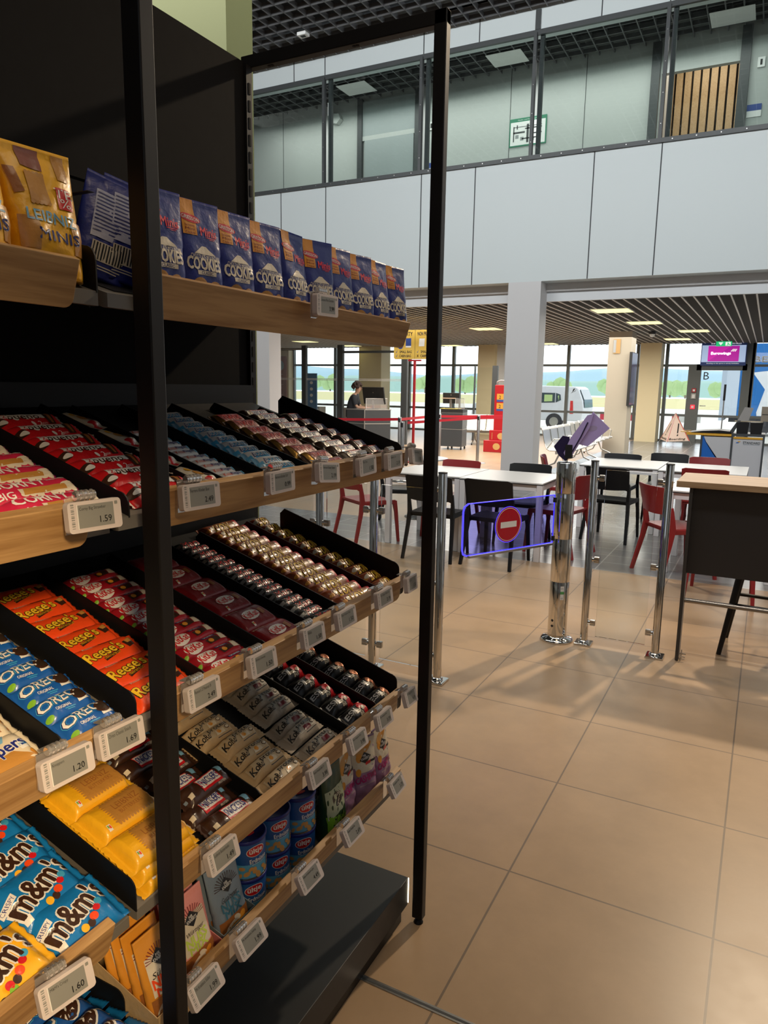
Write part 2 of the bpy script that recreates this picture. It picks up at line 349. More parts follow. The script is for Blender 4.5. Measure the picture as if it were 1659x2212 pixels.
# ------------------------------------------------------------------ the sweets gondola
TZ = [1.683, 1.366, 1.035, .725, .497]
SL = .30; AL = math.atan(SL)
g = thing('gondola_frame', 'tall charcoal gondola frame of thin black posts and a dark back panel on a plinth', 'shop fixture', (-.45, -.2, 0))
GM = Matrix.Translation((.45, .2, 0))          # children are written in world numbers
def gp(mb, name, bev=0., **k): o = mb.build(name, g, bev, **k); o.matrix_parent_inverse = Matrix(); o.location = (.45, .2, 0); return o
b = MB()
for z0, z1 in ((0, 1.488), (1.494, 1.942), (1.948, 2.372)):
    b.box(-.75, -.722, -2.3, .226, z0, z1, M_PANEL)
b.box(-.722, -.70, -2.3, .22, 1.40, 1.452, M_PANEL)
gp(b, 'back_panel')
for y in (.238, -.705):
    b = MB(); b.box(-.745, -.712, y - .012, y + .012, 0, 2.365, M_BLACK)
    if y > 0:
        for i in range(52): b.box(-.7125, -.7105, y - .004, y + .004, .1 + i * .043, .128 + i * .043, M_VOID); b.box(-.735, -.716, y + .0115, y + .0125, .1 + i * .043, .128 + i * .043, M_VOID)
    gp(b, 'slotted_upright')
for y in (.258, -.70):
    b = MB(); b.box(-.177, -.145, y - .0125, y + .0125, .018, 2.395, M_BLACK); o = gp(b, 'post', .002)
    b = MB(); b.lathe([(.006, .012), (.011, .008), (.014, .002), (.014, 0)], M_BLACK, 12, (-.161, y, 0)); f_ = b.build('foot', o)
    b = MB(); b.box(-.745, -.145, y - .0125, y + .0125, 2.362, 2.395, M_BLACK)
    for x in (-.40, -.39, -.66, -.65): b.lathe([(.005, 0), (.005, -.001)], M_VOID, 8, (x, y, 2.362))
    gp(b, 'top_rail', .002)
b = MB(); b.box(-.72, -.19, -2.3, .245, .055, .142, M_PLINTH); b.box(-.72, -.205, -2.3, .235, 0, .055, M_BLACK); gp(b, 'plinth', .0015)
LED = mat('led_strip', (1, .86, .6), .5, emit=9.)
b = MB(); b.box(-.192, -.1885, .2435, .2455, .062, .140, LED); gp(b, 'light_strip')

def sz(t, x): return TZ[t] - .036 + (SL * (-.215 - x) if t < 4 else -.03)
DEP = [-.70, -.70, -.70, -.60, -.62]
BAY = {'right': (-.66, .203), 'left': (-1.72, -.775)}
TRAY = {'right': (-.711, .22), 'left': (-1.72, -.727)}
TN = ['top', 'second', 'third', 'fourth', 'lowest']
for side in ('right', 'left'):
    for t in range(5):
        if side == 'left' and t == 4: y0, y1 = -1.72, -.727
        rt = thing('shelf', '%s shelf with an oak front board, in the %s bay' % (TN[t], {'right': 'full right', 'left': 'cut-off left'}[side]), 'shelf', (-.45, (TRAY[side][0] + TRAY[side][1]) / 2, TZ[t]), group='gondola shelves')
        off = (-rt.location.x, -rt.location.y, -rt.location.z + (.024 if side == 'left' and t == 4 else 0))
        y0, y1 = TRAY[side]; xb = DEP[t]; th = .013
        F = lambda a, c, d: (a + off[0], d + off[1], c + off[2])
        b = MB(); zf, zb = sz(t, -.215), sz(t, xb)
        b.prism([(-.226, zf + .003), (-.226, zf - .016), (-.235, zf - .016), (xb, zb - .012), (xb, zb)], y0, y1, M_GREYMET, F)
        if t < 4: b.prism([(-.245, sz(t, -.245) + .0012), (-.245, sz(t, -.245) + .0002), (xb, zb + .0002), (xb, zb + .0012)], y0 + (.03 if side == 'right' else 0), y1 - (.004 if side == 'right' else .03), M_DIV, F)
        b.prism([(-.24, zf - .018), (-.30, sz(t, -.30) - .024), (-.60, sz(t, -.60) - .03), (-.705, sz(t, -.705) - .035), (-.705, sz(t, xb) - .013), (-.24, zf - .0165)], y1 - .004, y1 - .001, M_BLACK, F)
        if t in (1, 2, 3): b.box(xb - .004 + off[0], xb + off[0], y0 + off[1], y1 + off[1], zb - .01 + off[2], zb + .05 + off[2], M_DIV)
        b.build('tray', rt)
        if not (side == 'left' and t == 4):
            y0, y1 = BAY[side]
            b = MB(); tl = radians(18); L_ = .064; rr = .013
            ux, uz = -sin(tl), -cos(tl)          # down along the board
            nx, nz = cos(tl), -sin(tl)
            pts = []
            for cy, cz, a0 in ((y1 - rr, L_ - rr, 0), (y0 + rr, L_ - rr, pi / 2)):
                for k in range(6): a = a0 + pi / 2 * k / 5; pts.append((cy + rr * cos(a), cz + rr * sin(a)))
            pts += [(y0, 0), (y1, 0)]
            Fb = lambda a, c, d: (-.200 + ux * c + nx * d - rt.location.x, a - rt.location.y, TZ[t] + uz * c + nz * d - rt.location.z)
            b.prism(pts, -.017, 0, M_WOOD, Fb); b.build('front_board', rt, .0012)

DIVK = {}
def divider(t, y, x0, h, label, x1=-.225):
    k = (t in (1, 2, 3), round(x0, 2), h)
    b = MB(); r = .02; zf = 0; L_ = x1 - x0
    pts = [(x0, sz(t, x0) - .002), (x1, sz(t, x1) - .002)]
    for q in range(6): a = pi / 2 * q / 5; pts.append((x1 - r + r * cos(a), sz(t, x1 - r) + h - r + r * sin(a)))
    pts += [(x0 + .015, sz(t, x0) + h), (x0, sz(t, x0) + h - .014)]
    cx, cz = (x0 + x1) / 2, sz(t, x1)
    b.prism([(a - cx, c - cz) for a, c in pts], -.0012, .0012, M_DIV, lambda a, c, d: (a, d, c))
    b.box(x0 + .01 - cx, x1 - .01 - cx, .0012, .012, sz(t, x0) - cz - .0002, sz(t, x0) - cz + .0005, M_DIV) if t not in (1, 2, 3) else None
    b.build('shelf_divider', M=T(cx, y, cz), label=label, category='divider', group='black shelf dividers')
for t, y, h, x0, lb in ((1, -.690, .030, -.66, 'between the pink bars and the red and white bars'), (1, -.508, .022, -.66, 'between the red and white bars and the cream bars'),
        (1, -.436, .018, -.66, 'between the cream bars and the small white bars'), (1, -.308, .018, -.66, 'between the small white bars and the blue bars'),
        (1, -.158, .018, -.66, 'between the blue bars and the gold bars'), (1, -.008, .018, -.66, 'between the gold bars and the two-pack caramel bars'),
        (1, .126, .018, -.62, 'between the two-pack and the single caramel bars'), (1, .216, .05, -.61, 'at the far right end'),
        (2, -.825, .035, -.66, 'between the cream wafers and the blue cookies'), (2, -.694, .050, -.60, 'between the blue cookies and the orange cups'), (2, -.530, .026, -.66, 'between the orange cups and the dark red chunky bars'),
        (2, -.356, .026, -.66, 'between the chunky bars and the square dark red packs'), (2, -.197, .022, -.66, 'between the square red packs and the black bars'),
        (2, -.073, .026, -.66, 'between the black bars and the long brown bars'), (2, .114, .024, -.66, 'between the long and the short brown bars'), (2, .216, .065, -.607, 'at the far right end'),
        (3, -.712, .05, -.60, 'between the blue chocolate bags and the yellow biscuits'), (3, -.385, .035, -.60, 'between the big brown bars and the beige bars'),
        (3, -.04, .028, -.60, 'between the grey-beige bars and the black and red bars'), (3, .104, .028, -.60, 'between the red and the copper protein bars'), (3, .216, .06, -.60, 'at the far right end')):
    divider(t, y, x0, h, 'black divider %s, %s shelf' % (lb, TN[t]))
divider(4, -.6935, -.50, .068, 'black rounded divider beside the blue cookie rolls at the bottom left', -.285)
divider(0, -.7285, -.66, .055, 'thin black divider beside the yellow biscuit bags on the top shelf')

# ------------------------------------------------------------------ wrappers
def pack_mesh(name, L, W, H, base, art, fin=.009, bands=(), p=3.0, wr=.05, seed=1, nu=36, nv=14, zig=True, back=None, stand=False, flat=.9, ez=.0003):
    """flow pack lying flat (x = reading direction, y = up of the print, z = height). stand: pouch, two-sided, fin only at +y"""
    rnd = random.Random(seed); ph = [rnd.uniform(0, 6.28) for _ in range(8)]; fr = [rnd.uniform(.6, 1.4) for _ in range(4)]
    def hf(u, v):
        if stand:
            tv = (v + W / 2) / W; e = min(1, max(0, (1 - tv) * W - fin) / (W * .62)) ** .75; e *= min(1, .86 + tv * .6)
            s_ = max(0, 1 - abs(2 * u / L) ** 4.0) ** .5
        else:
            du = max(0, L / 2 - fin - abs(u)); e = sin(pi / 2 * min(1, du / (H * flat + .002))); s_ = max(0, 1 - abs(2 * v / W) ** p) ** (1 / 2.2)
        q = sin(fr[0] * 95 * u + ph[0] + 30 * v) * sin(fr[1] * 130 * v + ph[1]) * .6 + sin(fr[2] * 210 * u + ph[2] - fr[3] * 160 * v) * .4
        edge = 1 if not stand else 1
        if not stand: q += 1.5 * sin(fr[2] * 260 * v + ph[3]) * math.exp(-((L / 2 - fin - abs(u)) / .009) ** 2)
        else: q += 1.2 * sin(260 * u + ph[3]) * math.exp(-((W / 2 - fin - v) / .02) ** 2)
        return .0008 + H * max(0, e * s_) * (1 + wr * q)
    def F(u, v, e): return (u, v, hf(u, v) + e)
    mb = MB(); us = [-L / 2 + L * i / nu for i in range(nu + 1)]
    # put extra stations at the ends
    if not stand: us = sorted(set(us + [-L / 2 + fin, L / 2 - fin, -L / 2 + fin + H * .25, L / 2 - fin - H * .25, -L / 2 + fin + H * .55, L / 2 - fin - H * .55]))
    vs = [-W / 2 * cos(pi * j / nv) for j in range(nv + 1)]
    if stand: vs = [-W / 2 + W * j / 36 for j in range(37)]; us = [-L / 2 * cos(pi * i / 28) for i in range(29)]
    n = len(vs); V = []; Fc = {}; 
    for i, u in enumerate(us):
        for j, v in enumerate(vs):
            uu, vv = u, v
            if zig and not stand and i in (0, len(us) - 1): uu += (.0022 if j % 2 else -.0006) * (1 if i == 0 else -1)
            if stand: uu *= (1 - .05 * (1 - abs(v / (W / 2))) * (1 if v < 0 else .4)) ; 
            if not stand: z = hf(u, v)
            else: z = hf(u, v)
            V.append((uu, vv, z))
    def fm(u, v):
        for (a0, b0, a1, b1, m_) in bands:
            if a0 <= u / (L / 2) <= a1 and b0 <= v / (W / 2) <= b1: return m_
        return base
    groups = {}
    for i in range(len(us) - 1):
        for j in range(n - 1):
            m_ = fm((us[i] + us[i + 1]) / 2, (vs[j] + vs[j + 1]) / 2); groups.setdefault(m_.name, (m_, []))[1].append((i * n + j, (i + 1) * n + j, (i + 1) * n + j + 1, i * n + j + 1))
    st = len(mb.v); mb.v += V
    for m_, fs in groups.values():
        k = mb.mi(m_)
        for f in fs: mb.f.append(f); mb.m.append(k); mb.sm.append(True)
    # underside / back
    st = len(mb.v); bk = back or base; k = mb.mi(bk)
    mb.v += [(x, y, (-z if stand else -.0)) for x, y, z in V]
    for i in range(len(us) - 1):
        for j in range(n - 1): mb.f.append((st + i * n + j, st + i * n + j + 1, st + (i + 1) * n + j + 1, st + (i + 1) * n + j)); mb.m.append(k); mb.sm.append(True)
    m_n = len(us)
    loop = [i * n for i in range(m_n)] + [(m_n - 1) * n + j for j in range(1, n)] + [i * n + n - 1 for i in range(m_n - 2, -1, -1)] + [j for j in range(n - 2, 0, -1)]
    for a, c in zip(loop, loop[1:] + loop[:1]): mb.f.append((c, a, st + a, st + c)); mb.m.append(k); mb.sm.append(False)
    l2, w2 = L / 2, W / 2
    for it in art:
        k_ = it[0]; e = .0006 + .00028 * (it[-1] if isinstance(it[-1], (int, float)) and k_ != 't' else 0)
        if k_ == 'q': mb.dq([(a * l2, c * w2) for a, c in it[1]], it[2], F, .0007 + ez * it[3], 8, 4)
        elif k_ == 'r': mb.dr(it[1] * l2, it[2] * w2, it[3] * l2, it[4] * w2, it[5], F, .0007 + ez * it[6], 6, 4)
        elif k_ == 'e': mb.de(it[1] * l2, it[2] * w2, it[3], it[4], it[5], F, .0007 + ez * it[6], it[7] if len(it) > 7 else 0, 18, 2)
        elif k_ == 't':
            _, s_, cu, cv, w_, h_, m_, ly = it[:8]; kw = it[8] if len(it) > 8 else {}
            mb.dt(s_, cu * l2, cv * w2, w_, h_, m_, F, .0007 + ez * ly, **kw)
    return mb.me(name)

c = foil
WHT = foil('white', (.80, .79, .77)); CRM = foil('cream', (.72, .64, .50)); BRN = foil('brown', (.045, .018, .010)); BLK = foil('black', (.012, .011, .012)); RED = foil('red', (.60, .010, .016))
PINK = foil('pink', (.60, .022, .075)); ORG = foil('orange', (.85, .075, .012)); YEL = foil('yellow', (.88, .46, .015)); GOLD = foil('gold', (.75, .45, .12), .25, .85); BLU = foil('blue', (.010, .10, .42))
CYB = foil('bright_blue', (.008, .19, .55)); NAV = foil('navy', (.018, .025, .16)); DRED = foil('dark_red', (.20, .008, .014)); LBRN = foil('light_brown', (.33, .12, .03)); BIS = foil('biscuit', (.50, .24, .05))
NBLU = foil('deep_blue', (.015, .025, .20)); GRN = foil('green', (.20, .45, .03)); SKY = foil('sky', (.20, .45, .66)); BEI = mat('beige_paper', (.50, .35, .19), .6, bump=.5, bscale=60); BEG = mat('grey_beige_paper', (.38, .32, .25), .6, bump=.5, bscale=60); COP = foil('copper', (.55, .22, .12), .3, .5)
OCH = foil('ochre', (.72, .30, .03)); LBL = foil('light_blue', (.06, .38, .66)); DGRN = foil('dark_green', (.02, .06, .02)); PUR = foil('mauve', (.36, .20, .33)); MAG = foil('magenta', (.45, .01, .15)); ROS = foil('rose', (.78, .30, .28)); GRY = foil('grey_blue', (.20, .26, .33))
KIN = foil('kinder_orange', (.80, .09, .02)); DBL = foil('lettering_blue', (.02, .03, .22)); KRAFT = foil('kraft', (.58, .40, .20), .6)
def cup(cx, cy, s=1.): return [('q', [(cx - .12 * s, cy + .1), (cx + .16 * s, cy + .35), (cx + .2 * s, cy - .25), (cx - .06 * s, cy - .45)], BRN, 1), ('q', [(cx - .06 * s, cy + .15), (cx + .14 * s, cy + .3), (cx + .16 * s, cy - .02), (cx - .02 * s, cy - .1)], BIS, 2)]
def nutri(cx, cy): return [('r', cx - .05, cy - .16, cx + .05, cy + .16, WHT, 1), ('r', cx - .042, cy - .02, cx - .005, cy + .12, GRN, 2), ('r', cx + .0, cy - .06, cx + .04, cy + .1, ORG, 2)]
def splash(u0, u1, v0, v1, n=7, m=WHT, ly=1):
    o = [('r', u0, v0 + (v1 - v0) * .35, u1, v1, m, ly)]
    for i in range(n): o.append(('e', u0 + (u1 - u0) * (i + .5) / n, v0 + (v1 - v0) * (.34 + .1 * (i % 2)), .0065, .0032 + .003 * (i % 3), m, ly))
    return o
K = {}
def kind(key, L, W, H, base, art, desc, cat='chocolate bar', name='chocolate_bar', **kw):
    K[key] = ([pack_mesh(name, L, W, H, base, art, seed=3 + 5 * q, **kw) for q in range(2)], desc, cat, name, (L, W, H))
kind('corny', .165, .050, .017, PINK, splash(-.35, .75, -.75, -.05, 8, CRM) + [('q', [(-.25, -.05), (.6, .0), (.55, -.45), (-.3, -.55)], BIS, 2), ('t', 'CORNY', -.25, .45, .085, .017, WHT, 2, dict(off=.03, shear=.1)), ('t', 'BIG', -.62, -.45, .026, .012, WHT, 3, dict(off=.03)), ('t', 'Strawberry White', .5, .55, .03, .006, WHT, 2), ('e', .62, -.05, .012, .006, CRM, 2, .2)], 'pink and cream strawberry muesli bar', bands=[(.80, -1, 1, 1, MAG)])
kind('bueno', .152, .052, .014, RED, splash(-.72, .45, .02, .92, 8) + [('t', 'bueno', -.12, .42, .062, .015, BRN, 2, dict(off=.025, shear=.15)), ('t', '2', .18, -.35, .007, .011, WHT, 2), ('e', 0, -.35, .0035, .0055, WHT, 2, .4), ('t', 'PEZZI', .28, -.42, .012, .004, WHT, 2), ('q', [(.42, .95), (.66, .95), (.58, -.5), (.40, -.5)], BRN, 3), ('q', [(.50, .9), (.60, .9), (.54, -.4), (.48, -.4)], LBRN, 4), ('e', -.78, -.1, .012, .009, BRN, 2), ('e', -.72, -.15, .008, .005, WHT, 3), ('t', '2', -.62, .45, .009, .010, RED, 3), ('r', .1, -.95, .42, -.68, WHT, 2)] + [('r', .12 + i * .03, -.93, .13 + i * .03, -.7, BLK, 3) for i in range(9)], 'red and white hazelnut cream bar', bands=[(-1, -1, -.92, 1, WHT), (.92, -1, 1, 1, WHT)])
kind('country', .096, .034, .010, CRM, [('t', 'Country', -.3, .4, .035, .009, BRN, 2, dict(shear=.15)), ('e', .1, -.25, .011, .006, BIS, 1), ('e', -.3, -.3, .007, .004, YEL, 2), ('q', [(.3, .8), (.6, .8), (.5, -.2), (.2, -.2)], BRN, 2), ('q', [(.5, -.3), (1, -.1), (1, -1), (.4, -1)], RED, 1)], 'cream wrapped cereal chocolate bar')
kind('riegel', .078, .0205, .009, WHT, [('t', 'Kinder', -.42, .05, .023, .0085, KIN, 2), ('t', 'Riegel', .12, .05, .026, .0095, DBL, 2, dict(shear=.15, off=.02)), ('r', .55, -.4, .78, .5, LBL, 1)], 'small white milk chocolate stick', fin=.005, nv=6, nu=16)
kind('bounty', .092, .038, .012, WHT, [('q', [(-.9, .1), (.9, .5), (.9, -.9), (-.9, -.9)], LBL, 1), ('t', 'BOUNTY', .05, .05, .058, .013, DBL, 3, dict(off=.03, shear=.2)), ('t', 'BOUNTY', .05, .10, .056, .012, WHT, 4, dict(shear=.2)), ('e', .7, .3, .008, .005, BRN, 2)], 'blue and white coconut bar', bands=[(-1, -1, -.75, 1, SKY)])
kind('twix', .116, .048, .012, GOLD, [('q', [(-.7, .7), (.6, .7), (.7, -.6), (-.6, -.6)], DRED, 1), ('t', 'TWIX', 0, .05, .062, .017, CRM, 2, dict(off=.05, shear=.1)), ('t', 'TWIX', 0, .05, .062, .017, RED, 3, dict(off=.015, shear=.1))], 'gold wrapped caramel biscuit bar', bands=[(-1, -1, -.8, 1, BRN), (.3, -1, .8, -.5, GOLD)])
def snick(k, two, L, W, H, desc, cnt=1):
    a = [('q', [(-.38, .62), (.66, .62), (.72, -.62), (-.32, -.62)], RED, 1), ('q', [(-.36, .50), (.64, .50), (.68, -.36), (-.31, -.36)], WHT, 2), ('t', 'SNICKERS', .16, .08, L * .47, W * .36, DBL, 3, dict(off=.02, shear=.12))]
    if two: a += [('e', -.5, 0, W * .22, W * .22, CRM, 1), ('t', '2', -.5, 0, .007, .012, BLK, 2)]
    else: a += [('q', [(.74, .3), (.95, .3), (.95, -.5), (.78, -.5)], BIS, 1)]
    kind(k, L, W, H, BRN, a, desc, bands=[(.72, -1, .95, 1, foil('maroon', (.10, .01, .01)))])
snick('snick2', True, .122, .040, .012, 'brown two-piece caramel peanut bar'); snick('snick1', False, .086, .044, .012, 'brown single caramel peanut bar')
kind('knop', .125, .090, .016, CRM, [('q', [(-1, .95), (.5, .95), (.3, .55), (-1, .35)], SKY, 1), ('t', 'Knoppers', -.1, .22, .098, .026, WHT, 2, dict(off=.06, rot=.06)), ('t', 'Knoppers', -.1, .22, .098, .026, DBL, 3, dict(off=.03, rot=.06)), ('q', [(-.75, -.1), (.3, .1), (.75, -.45), (-.75, -.5)], BIS, 1), ('r', -.75, -.68, .75, -.55, LBRN, 1), ('q', [(.45, .45), (.75, .45), (.7, .0), (.5, 0)], WHT, 2), ('t', 'Milch', .6, .2, .012, .006, LBL, 3), ('e', .72, -.2, .008, .006, OCH, 2), ('t', 'MILCH-HASELNUSS', 0, -.61, .08, .005, CRM, 2)], 'cream milk and hazelnut wafer', cat='wafer', name='wafer', bands=[(-1, -1, 1, -.9, WHT)])
kind('oreo', .104, .052, .022, BLU, [('t', 'OREO', -.2, .42, .062, .017, LBL, 1, dict(off=.13, rot=.1)), ('t', 'OREO', -.2, .42, .062, .017, NAV, 2, dict(off=.09, rot=.1)), ('t', 'OREO', -.2, .42, .062, .017, WHT, 3, dict(off=.025, rot=.1)), ('q', [(.28, .05), (.72, .35), (.78, -.3), (.25, -.35)], WHT, 1), ('e', .42, .22, .0125, .0115, BRN, 3), ('e', .42, .22, .008, .0075, foil('cookie_black', (.03, .018, .012)), 4), ('t', 'ORIGINAL', -.25, -.22, .026, .0052, WHT, 2, dict(off=.02)), ('r', -.25, -.45, .1, -.40, LBL, 1), ('r', -.2, -.55, .05, -.51, LBL, 1), ('e', -.72, -.5, .005, .005, GRN, 2), ('r', .72, .0, .86, .5, CRM, 2), ('r', .74, .1, .84, .2, NAV, 3), ('t', 'x4', .72, .78, .009, .006, YEL, 2, dict(off=.04))], 'blue chocolate sandwich cookie pack', cat='cookie pack', name='cookie_pack', fin=.006)
kind('reese', .140, .062, .013, ORG, [('t', "Reese's", -.18, .12, .078, .022, BRN, 1, dict(off=.10, rot=.12, arch=-.002)), ('t', "Reese's", -.18, .12, .078, .022, foil('lemon', (.85, .55, .03)), 2, dict(off=.035, rot=.12, arch=-.002)), ('q', [(-.32, -.32), (.22, -.02), (.2, -.26), (-.3, -.56)], BRN, 1), ('t', '2 PEANUT BUTTER CUPS', -.05, -.30, .036, .0045, YEL, 2, dict(rot=.12)), ('t', "Reese's", -.4, .82, .026, .007, CRM, 2, dict(shear=.3, rot=.08)), ('r', -.12, .76, .3, .86, BRN, 1)] + cup(.58, .25, 1.1), 'orange peanut butter cup pack', cat='peanut butter cups', name='peanut_butter_cups', fin=.01)
kind('chunky', .146, .036, .014, foil('deep_red', (.33, .008, .018)), [('e', -.42, .0, .024, .0145, WHT, 1, .12), ('t', 'KitKat', -.42, 0, .042, .016, RED, 2, dict(off=.04, rot=.1)), ('r', .02, .45, .48, .82, NAV, 1), ('t', 'CHUNKY', .25, .63, .028, .0052, WHT, 2, dict(off=.02)), ('q', [(.05, .2), (.5, .4), (.52, -.3), (.1, -.5)], BRN, 1), ('e', .22, -.05, .006, .005, OCH, 2), ('q', [(.58, .9), (.9, .8), (.88, -.5), (.52, -.3)], CRM, 1), ('t', '%', .74, .3, .006, .006, BRN, 2), ('e', -.8, -.7, .004, .004, GRN, 1)], 'dark red chunky wafer bar with a white oval')
kind('kk4', .122, .070, .012, DRED, [('e', -.05, .02, .026, .0155, WHT, 1, .1), ('t', 'KitKat', -.05, .02, .044, .018, RED, 2, dict(off=.03, rot=.1)), ('q', [(.42, .25), (.62, .35), (.6, -.2), (.42, -.3)], LBRN, 1), ('t', 'Have a break', -.5, .82, .035, .005, CRM, 1)] + nutri(-.35, -.72), 'square dark red four-finger wafer pack', wr=.02, flat=.4)
kind('mars', .100, .028, .012, BLK, [('t', 'Mars', .12, .05, .056, .019, CRM, 1, dict(off=.03, shear=.25)), ('t', 'Mars', .12, .05, .056, .019, RED, 2, dict(off=.012, shear=.25)), ('q', [(-.88, .3), (-.6, .3), (-.6, -.3), (-.88, -.3)], foil('silver', (.4, .42, .42), .3, .5), 1)], 'black wrapped caramel bar with red script')
def lion(k, L, desc, two):
    a = [('q', [(-.35, .8), (.45, .8), (.5, -.75), (-.4, -.75)], LBRN, 1), ('t', 'LION', .05 if not two else -.1, -.1, L * (.50 if not two else .36), .024, BRN, 2, dict(off=.09, shear=.15)), ('t', 'LION', .05 if not two else -.1, -.1, L * (.50 if not two else .36), .024, mat('lion_yellow', (.80, .50, .02), .5), 3, dict(off=.045, shear=.15)), ('e', -.55, .1, .007, .006, CRM, 2), ('e', -.72, -.1, .008, .005, OCH, 1)]
    if two: a += nutri(.55, .1)
    kind(k, L, .040, .016, foil('lion_brown', (.26, .055, .015)), a, desc, bands=[(.62 if two else .72, -1, 1, 1, RED if two else ORG)], p=2.8, ez=.0006)
lion('lion2', .165, 'long brown and red caramel bar with yellow lettering', True); lion('lion1', .092, 'short brown caramel bar with bright yellow lettering', False)
def mm(k, base, desc):
    kind(k, .140, .095, .020, base, [('t', "m&m's", -.02, .12, .108, .040, WHT, 1, dict(off=.105, rot=.22)), ('t', "m&m's", -.02, .12, .108, .040, BRN, 2, dict(off=.04, rot=.22))] + ([('q', [(-.93, .22), (-.55, .44), (-.52, .20), (-.9, -.02)], WHT, 1), ('t', 'CRISPY', -.73, .21, .022, .007, DBL, 2, dict(rot=.3))] if k == 'mmb' else [('e', -.1, -.8, .007, .0065, GRN, 2), ('e', -.35, -.85, .006, .005, BRN, 2)]) +
         [('e', .18, -.48, .007, .0065, ORG, 2), ('e', .34, -.30, .006, .0055, RED, 2), ('e', .05, -.62, .006, .006, BRN, 2), ('e', -.12, -.62, .0065, .006, YEL if k == 'mmb' else RED, 2), ('e', .45, -.16, .006, .006, LBL, 2), ('r', -.75, -.75, -.6, -.5, WHT, 1)], desc, cat='sweets bag', name='sweets_bag', fin=.011, wr=.04, ez=.0009)
mm('mmb', CYB, 'bright blue bag of chocolate lentils'); mm('mmy', YEL, 'golden yellow bag of chocolate lentils')
kind('leib', .148, .076, .022, YEL, [('r', -.35, -.62, .72, .62, BIS, 1)] + [('e', -.33 + i * .0875, s_ * .62, .0032, .0055, BIS, 1) for i in range(13) for s_ in (-1, 1)] + [('e', x_, -.56 + j * .14, .006, .0022, BIS, 1) for j in range(9) for x_ in (-.35, .72)] +
     [('t', 'LEIBNIZ', .18, .18, .055, .013, LBRN, 2, dict(off=-.01)), ('t', 'BUTTERKEKS', .18, -.22, .050, .0085, LBRN, 2), ('e', .88, .6, .006, .0035, RED, 2, .2), ('e', .60, .80, .0035, .0035, OCH, 2)] + nutri(-.62, -.6), 'yellow butter biscuit pack', cat='biscuit pack', name='biscuit_pack', fin=.012, wr=.03, flat=.35)
kind('snickb', .150, .046, .016, BRN, [('q', [(-.30, .72), (.42, .72), (.46, -.62), (-.26, -.62)], RED, 1), ('q', [(-.28, .62), (.40, .62), (.43, -.40), (-.24, -.40)], WHT, 2), ('t', 'SNICKERS', .08, .12, .050, .016, DBL, 3, dict(off=.03, shear=.1)), ('t', 'PROTEIN', .38, -.75, .022, .004, CRM, 2), ('q', [(.52, .9), (.78, .8), (.74, .0), (.5, .1)], SKY, 1), ('r', -.72, -.5, -.60, -.05, CRM, 1), ('r', -.86, -.4, -.78, -.1, GRY, 1)], 'large dark brown protein caramel bar', fin=.014, wr=.14)
def koro(k, base, desc, col2):
    kind(k, .150, .044, .024, base, [('q', [(-.72, .7), (.72, .7), (.72, -.5), (-.72, -.5)], mat(k + '_label', (.55, .44, .29) if k == 'koro1' else (.44, .39, .32), .55), 1), ('t', 'KoRo', -.48, .0, .032, .015, BLK, 2, dict(off=.02, shear=.1)), ('t', 'protein', .16, .34, .062, .015, BLK, 5, dict(off=.01)), ('q', [(-.05, .05), (.28, -.0), (.25, -.5), (-.1, -.5)], col2, 3), ('e', .06, -.15, .006, .005, OCH if k == 'koro1' else DRED, 4), ('e', .42, -.1, .006, .005, BRN, 3), ('e', .42, -.1, .0045, .0035, CRM, 4), ('r', -.66, -.36, -.32, -.31, BLK, 3), ('r', -.1, -.72, .5, -.66, BLK, 1), ('t', 'BAR', .68, .3, .01, .005, BLK, 3)], desc, cat='protein bar', name='protein_bar', fin=.018, p=3, wr=.06)
koro('koro1', BEI, 'tan paper-look protein bar', CRM); koro('koro2', BEG, 'grey-beige paper-look protein bar', DRED)
def esn(k, c2, L, desc):
    kind(k, L, .045, .024, BLK, [('t', 'ESN', -.45, .2, .030, .013, WHT, 2, dict(off=.04)), ('r', -.32, -.32, .05, .02, CRM, 1), ('t', 'DESIGNER', -.14, -.15, .018, .004, BLK, 2), ('t', 'BAR', .02, -.55, .018, .009, CRM, 2, dict(off=.03)), ('e', .15, .25, .010, .008, c2, 1), ('e', .25, -.1, .007, .006, COP if k != 'esnr' else CRM, 2)], desc, cat='protein bar', name='protein_bar', fin=.016, p=2.4, wr=.10, bands=[(.25, -1, .86, 1, c2)])
esn('esnr', RED, .125, 'black protein bar with a red end'); esn('esnb', COP, .108, 'black protein bar with a copper end')

# basis for a pack lying on a sloped shelf: reading direction +Y, print up the slope
RS = Matrix(((0, -cos(AL), sin(AL), 0), (1, 0, 0, 0), (0, sin(AL), cos(AL), 0), (0, 0, 0, 1)))
def lay(key, t, y, x, h=0., jit=0., lean=0., label='', group='', var=None):
    ms, desc, cat, name, (L, W, H) = K[key]
    me = ms[random.randint(0, 1) if var is None else var]
    M = Matrix.Translation((x, y, sz(t, x) + h)) @ RS @ Matrix.Rotation(jit, 4, 'Z') @ Matrix.Rotation(lean, 4, 'X')
    return link(me, name, M=M, label=label, category=cat, group=group)
def column_of(key, t, y, x0, pitch, n, lean=.12, jit=.03, h=.001, where='', extra='', jy=.003):
    desc = K[key][1]
    for i in range(n):
        x = x0 - pitch * i
        lb = '%s, %s from the front board%s' % (desc, ORD[i] if i < 17 else 'next', where)
        lay(key, t, y + random.uniform(-jy, jy), x, h + random.uniform(0, .002) + abs(lean) * K[key][4][1] * .45, random.uniform(-jit, jit), lean + random.uniform(-.04, .04), lb, desc + ' row')
column_of('corny', 1, -.786, -.262, .049, 7, where=', second shelf', lean=.28)
column_of('bueno', 1, -.592, -.262, .052, 7, where=', second shelf', lean=.30)
ms_, d_, c_, n_, s_ = K['country']
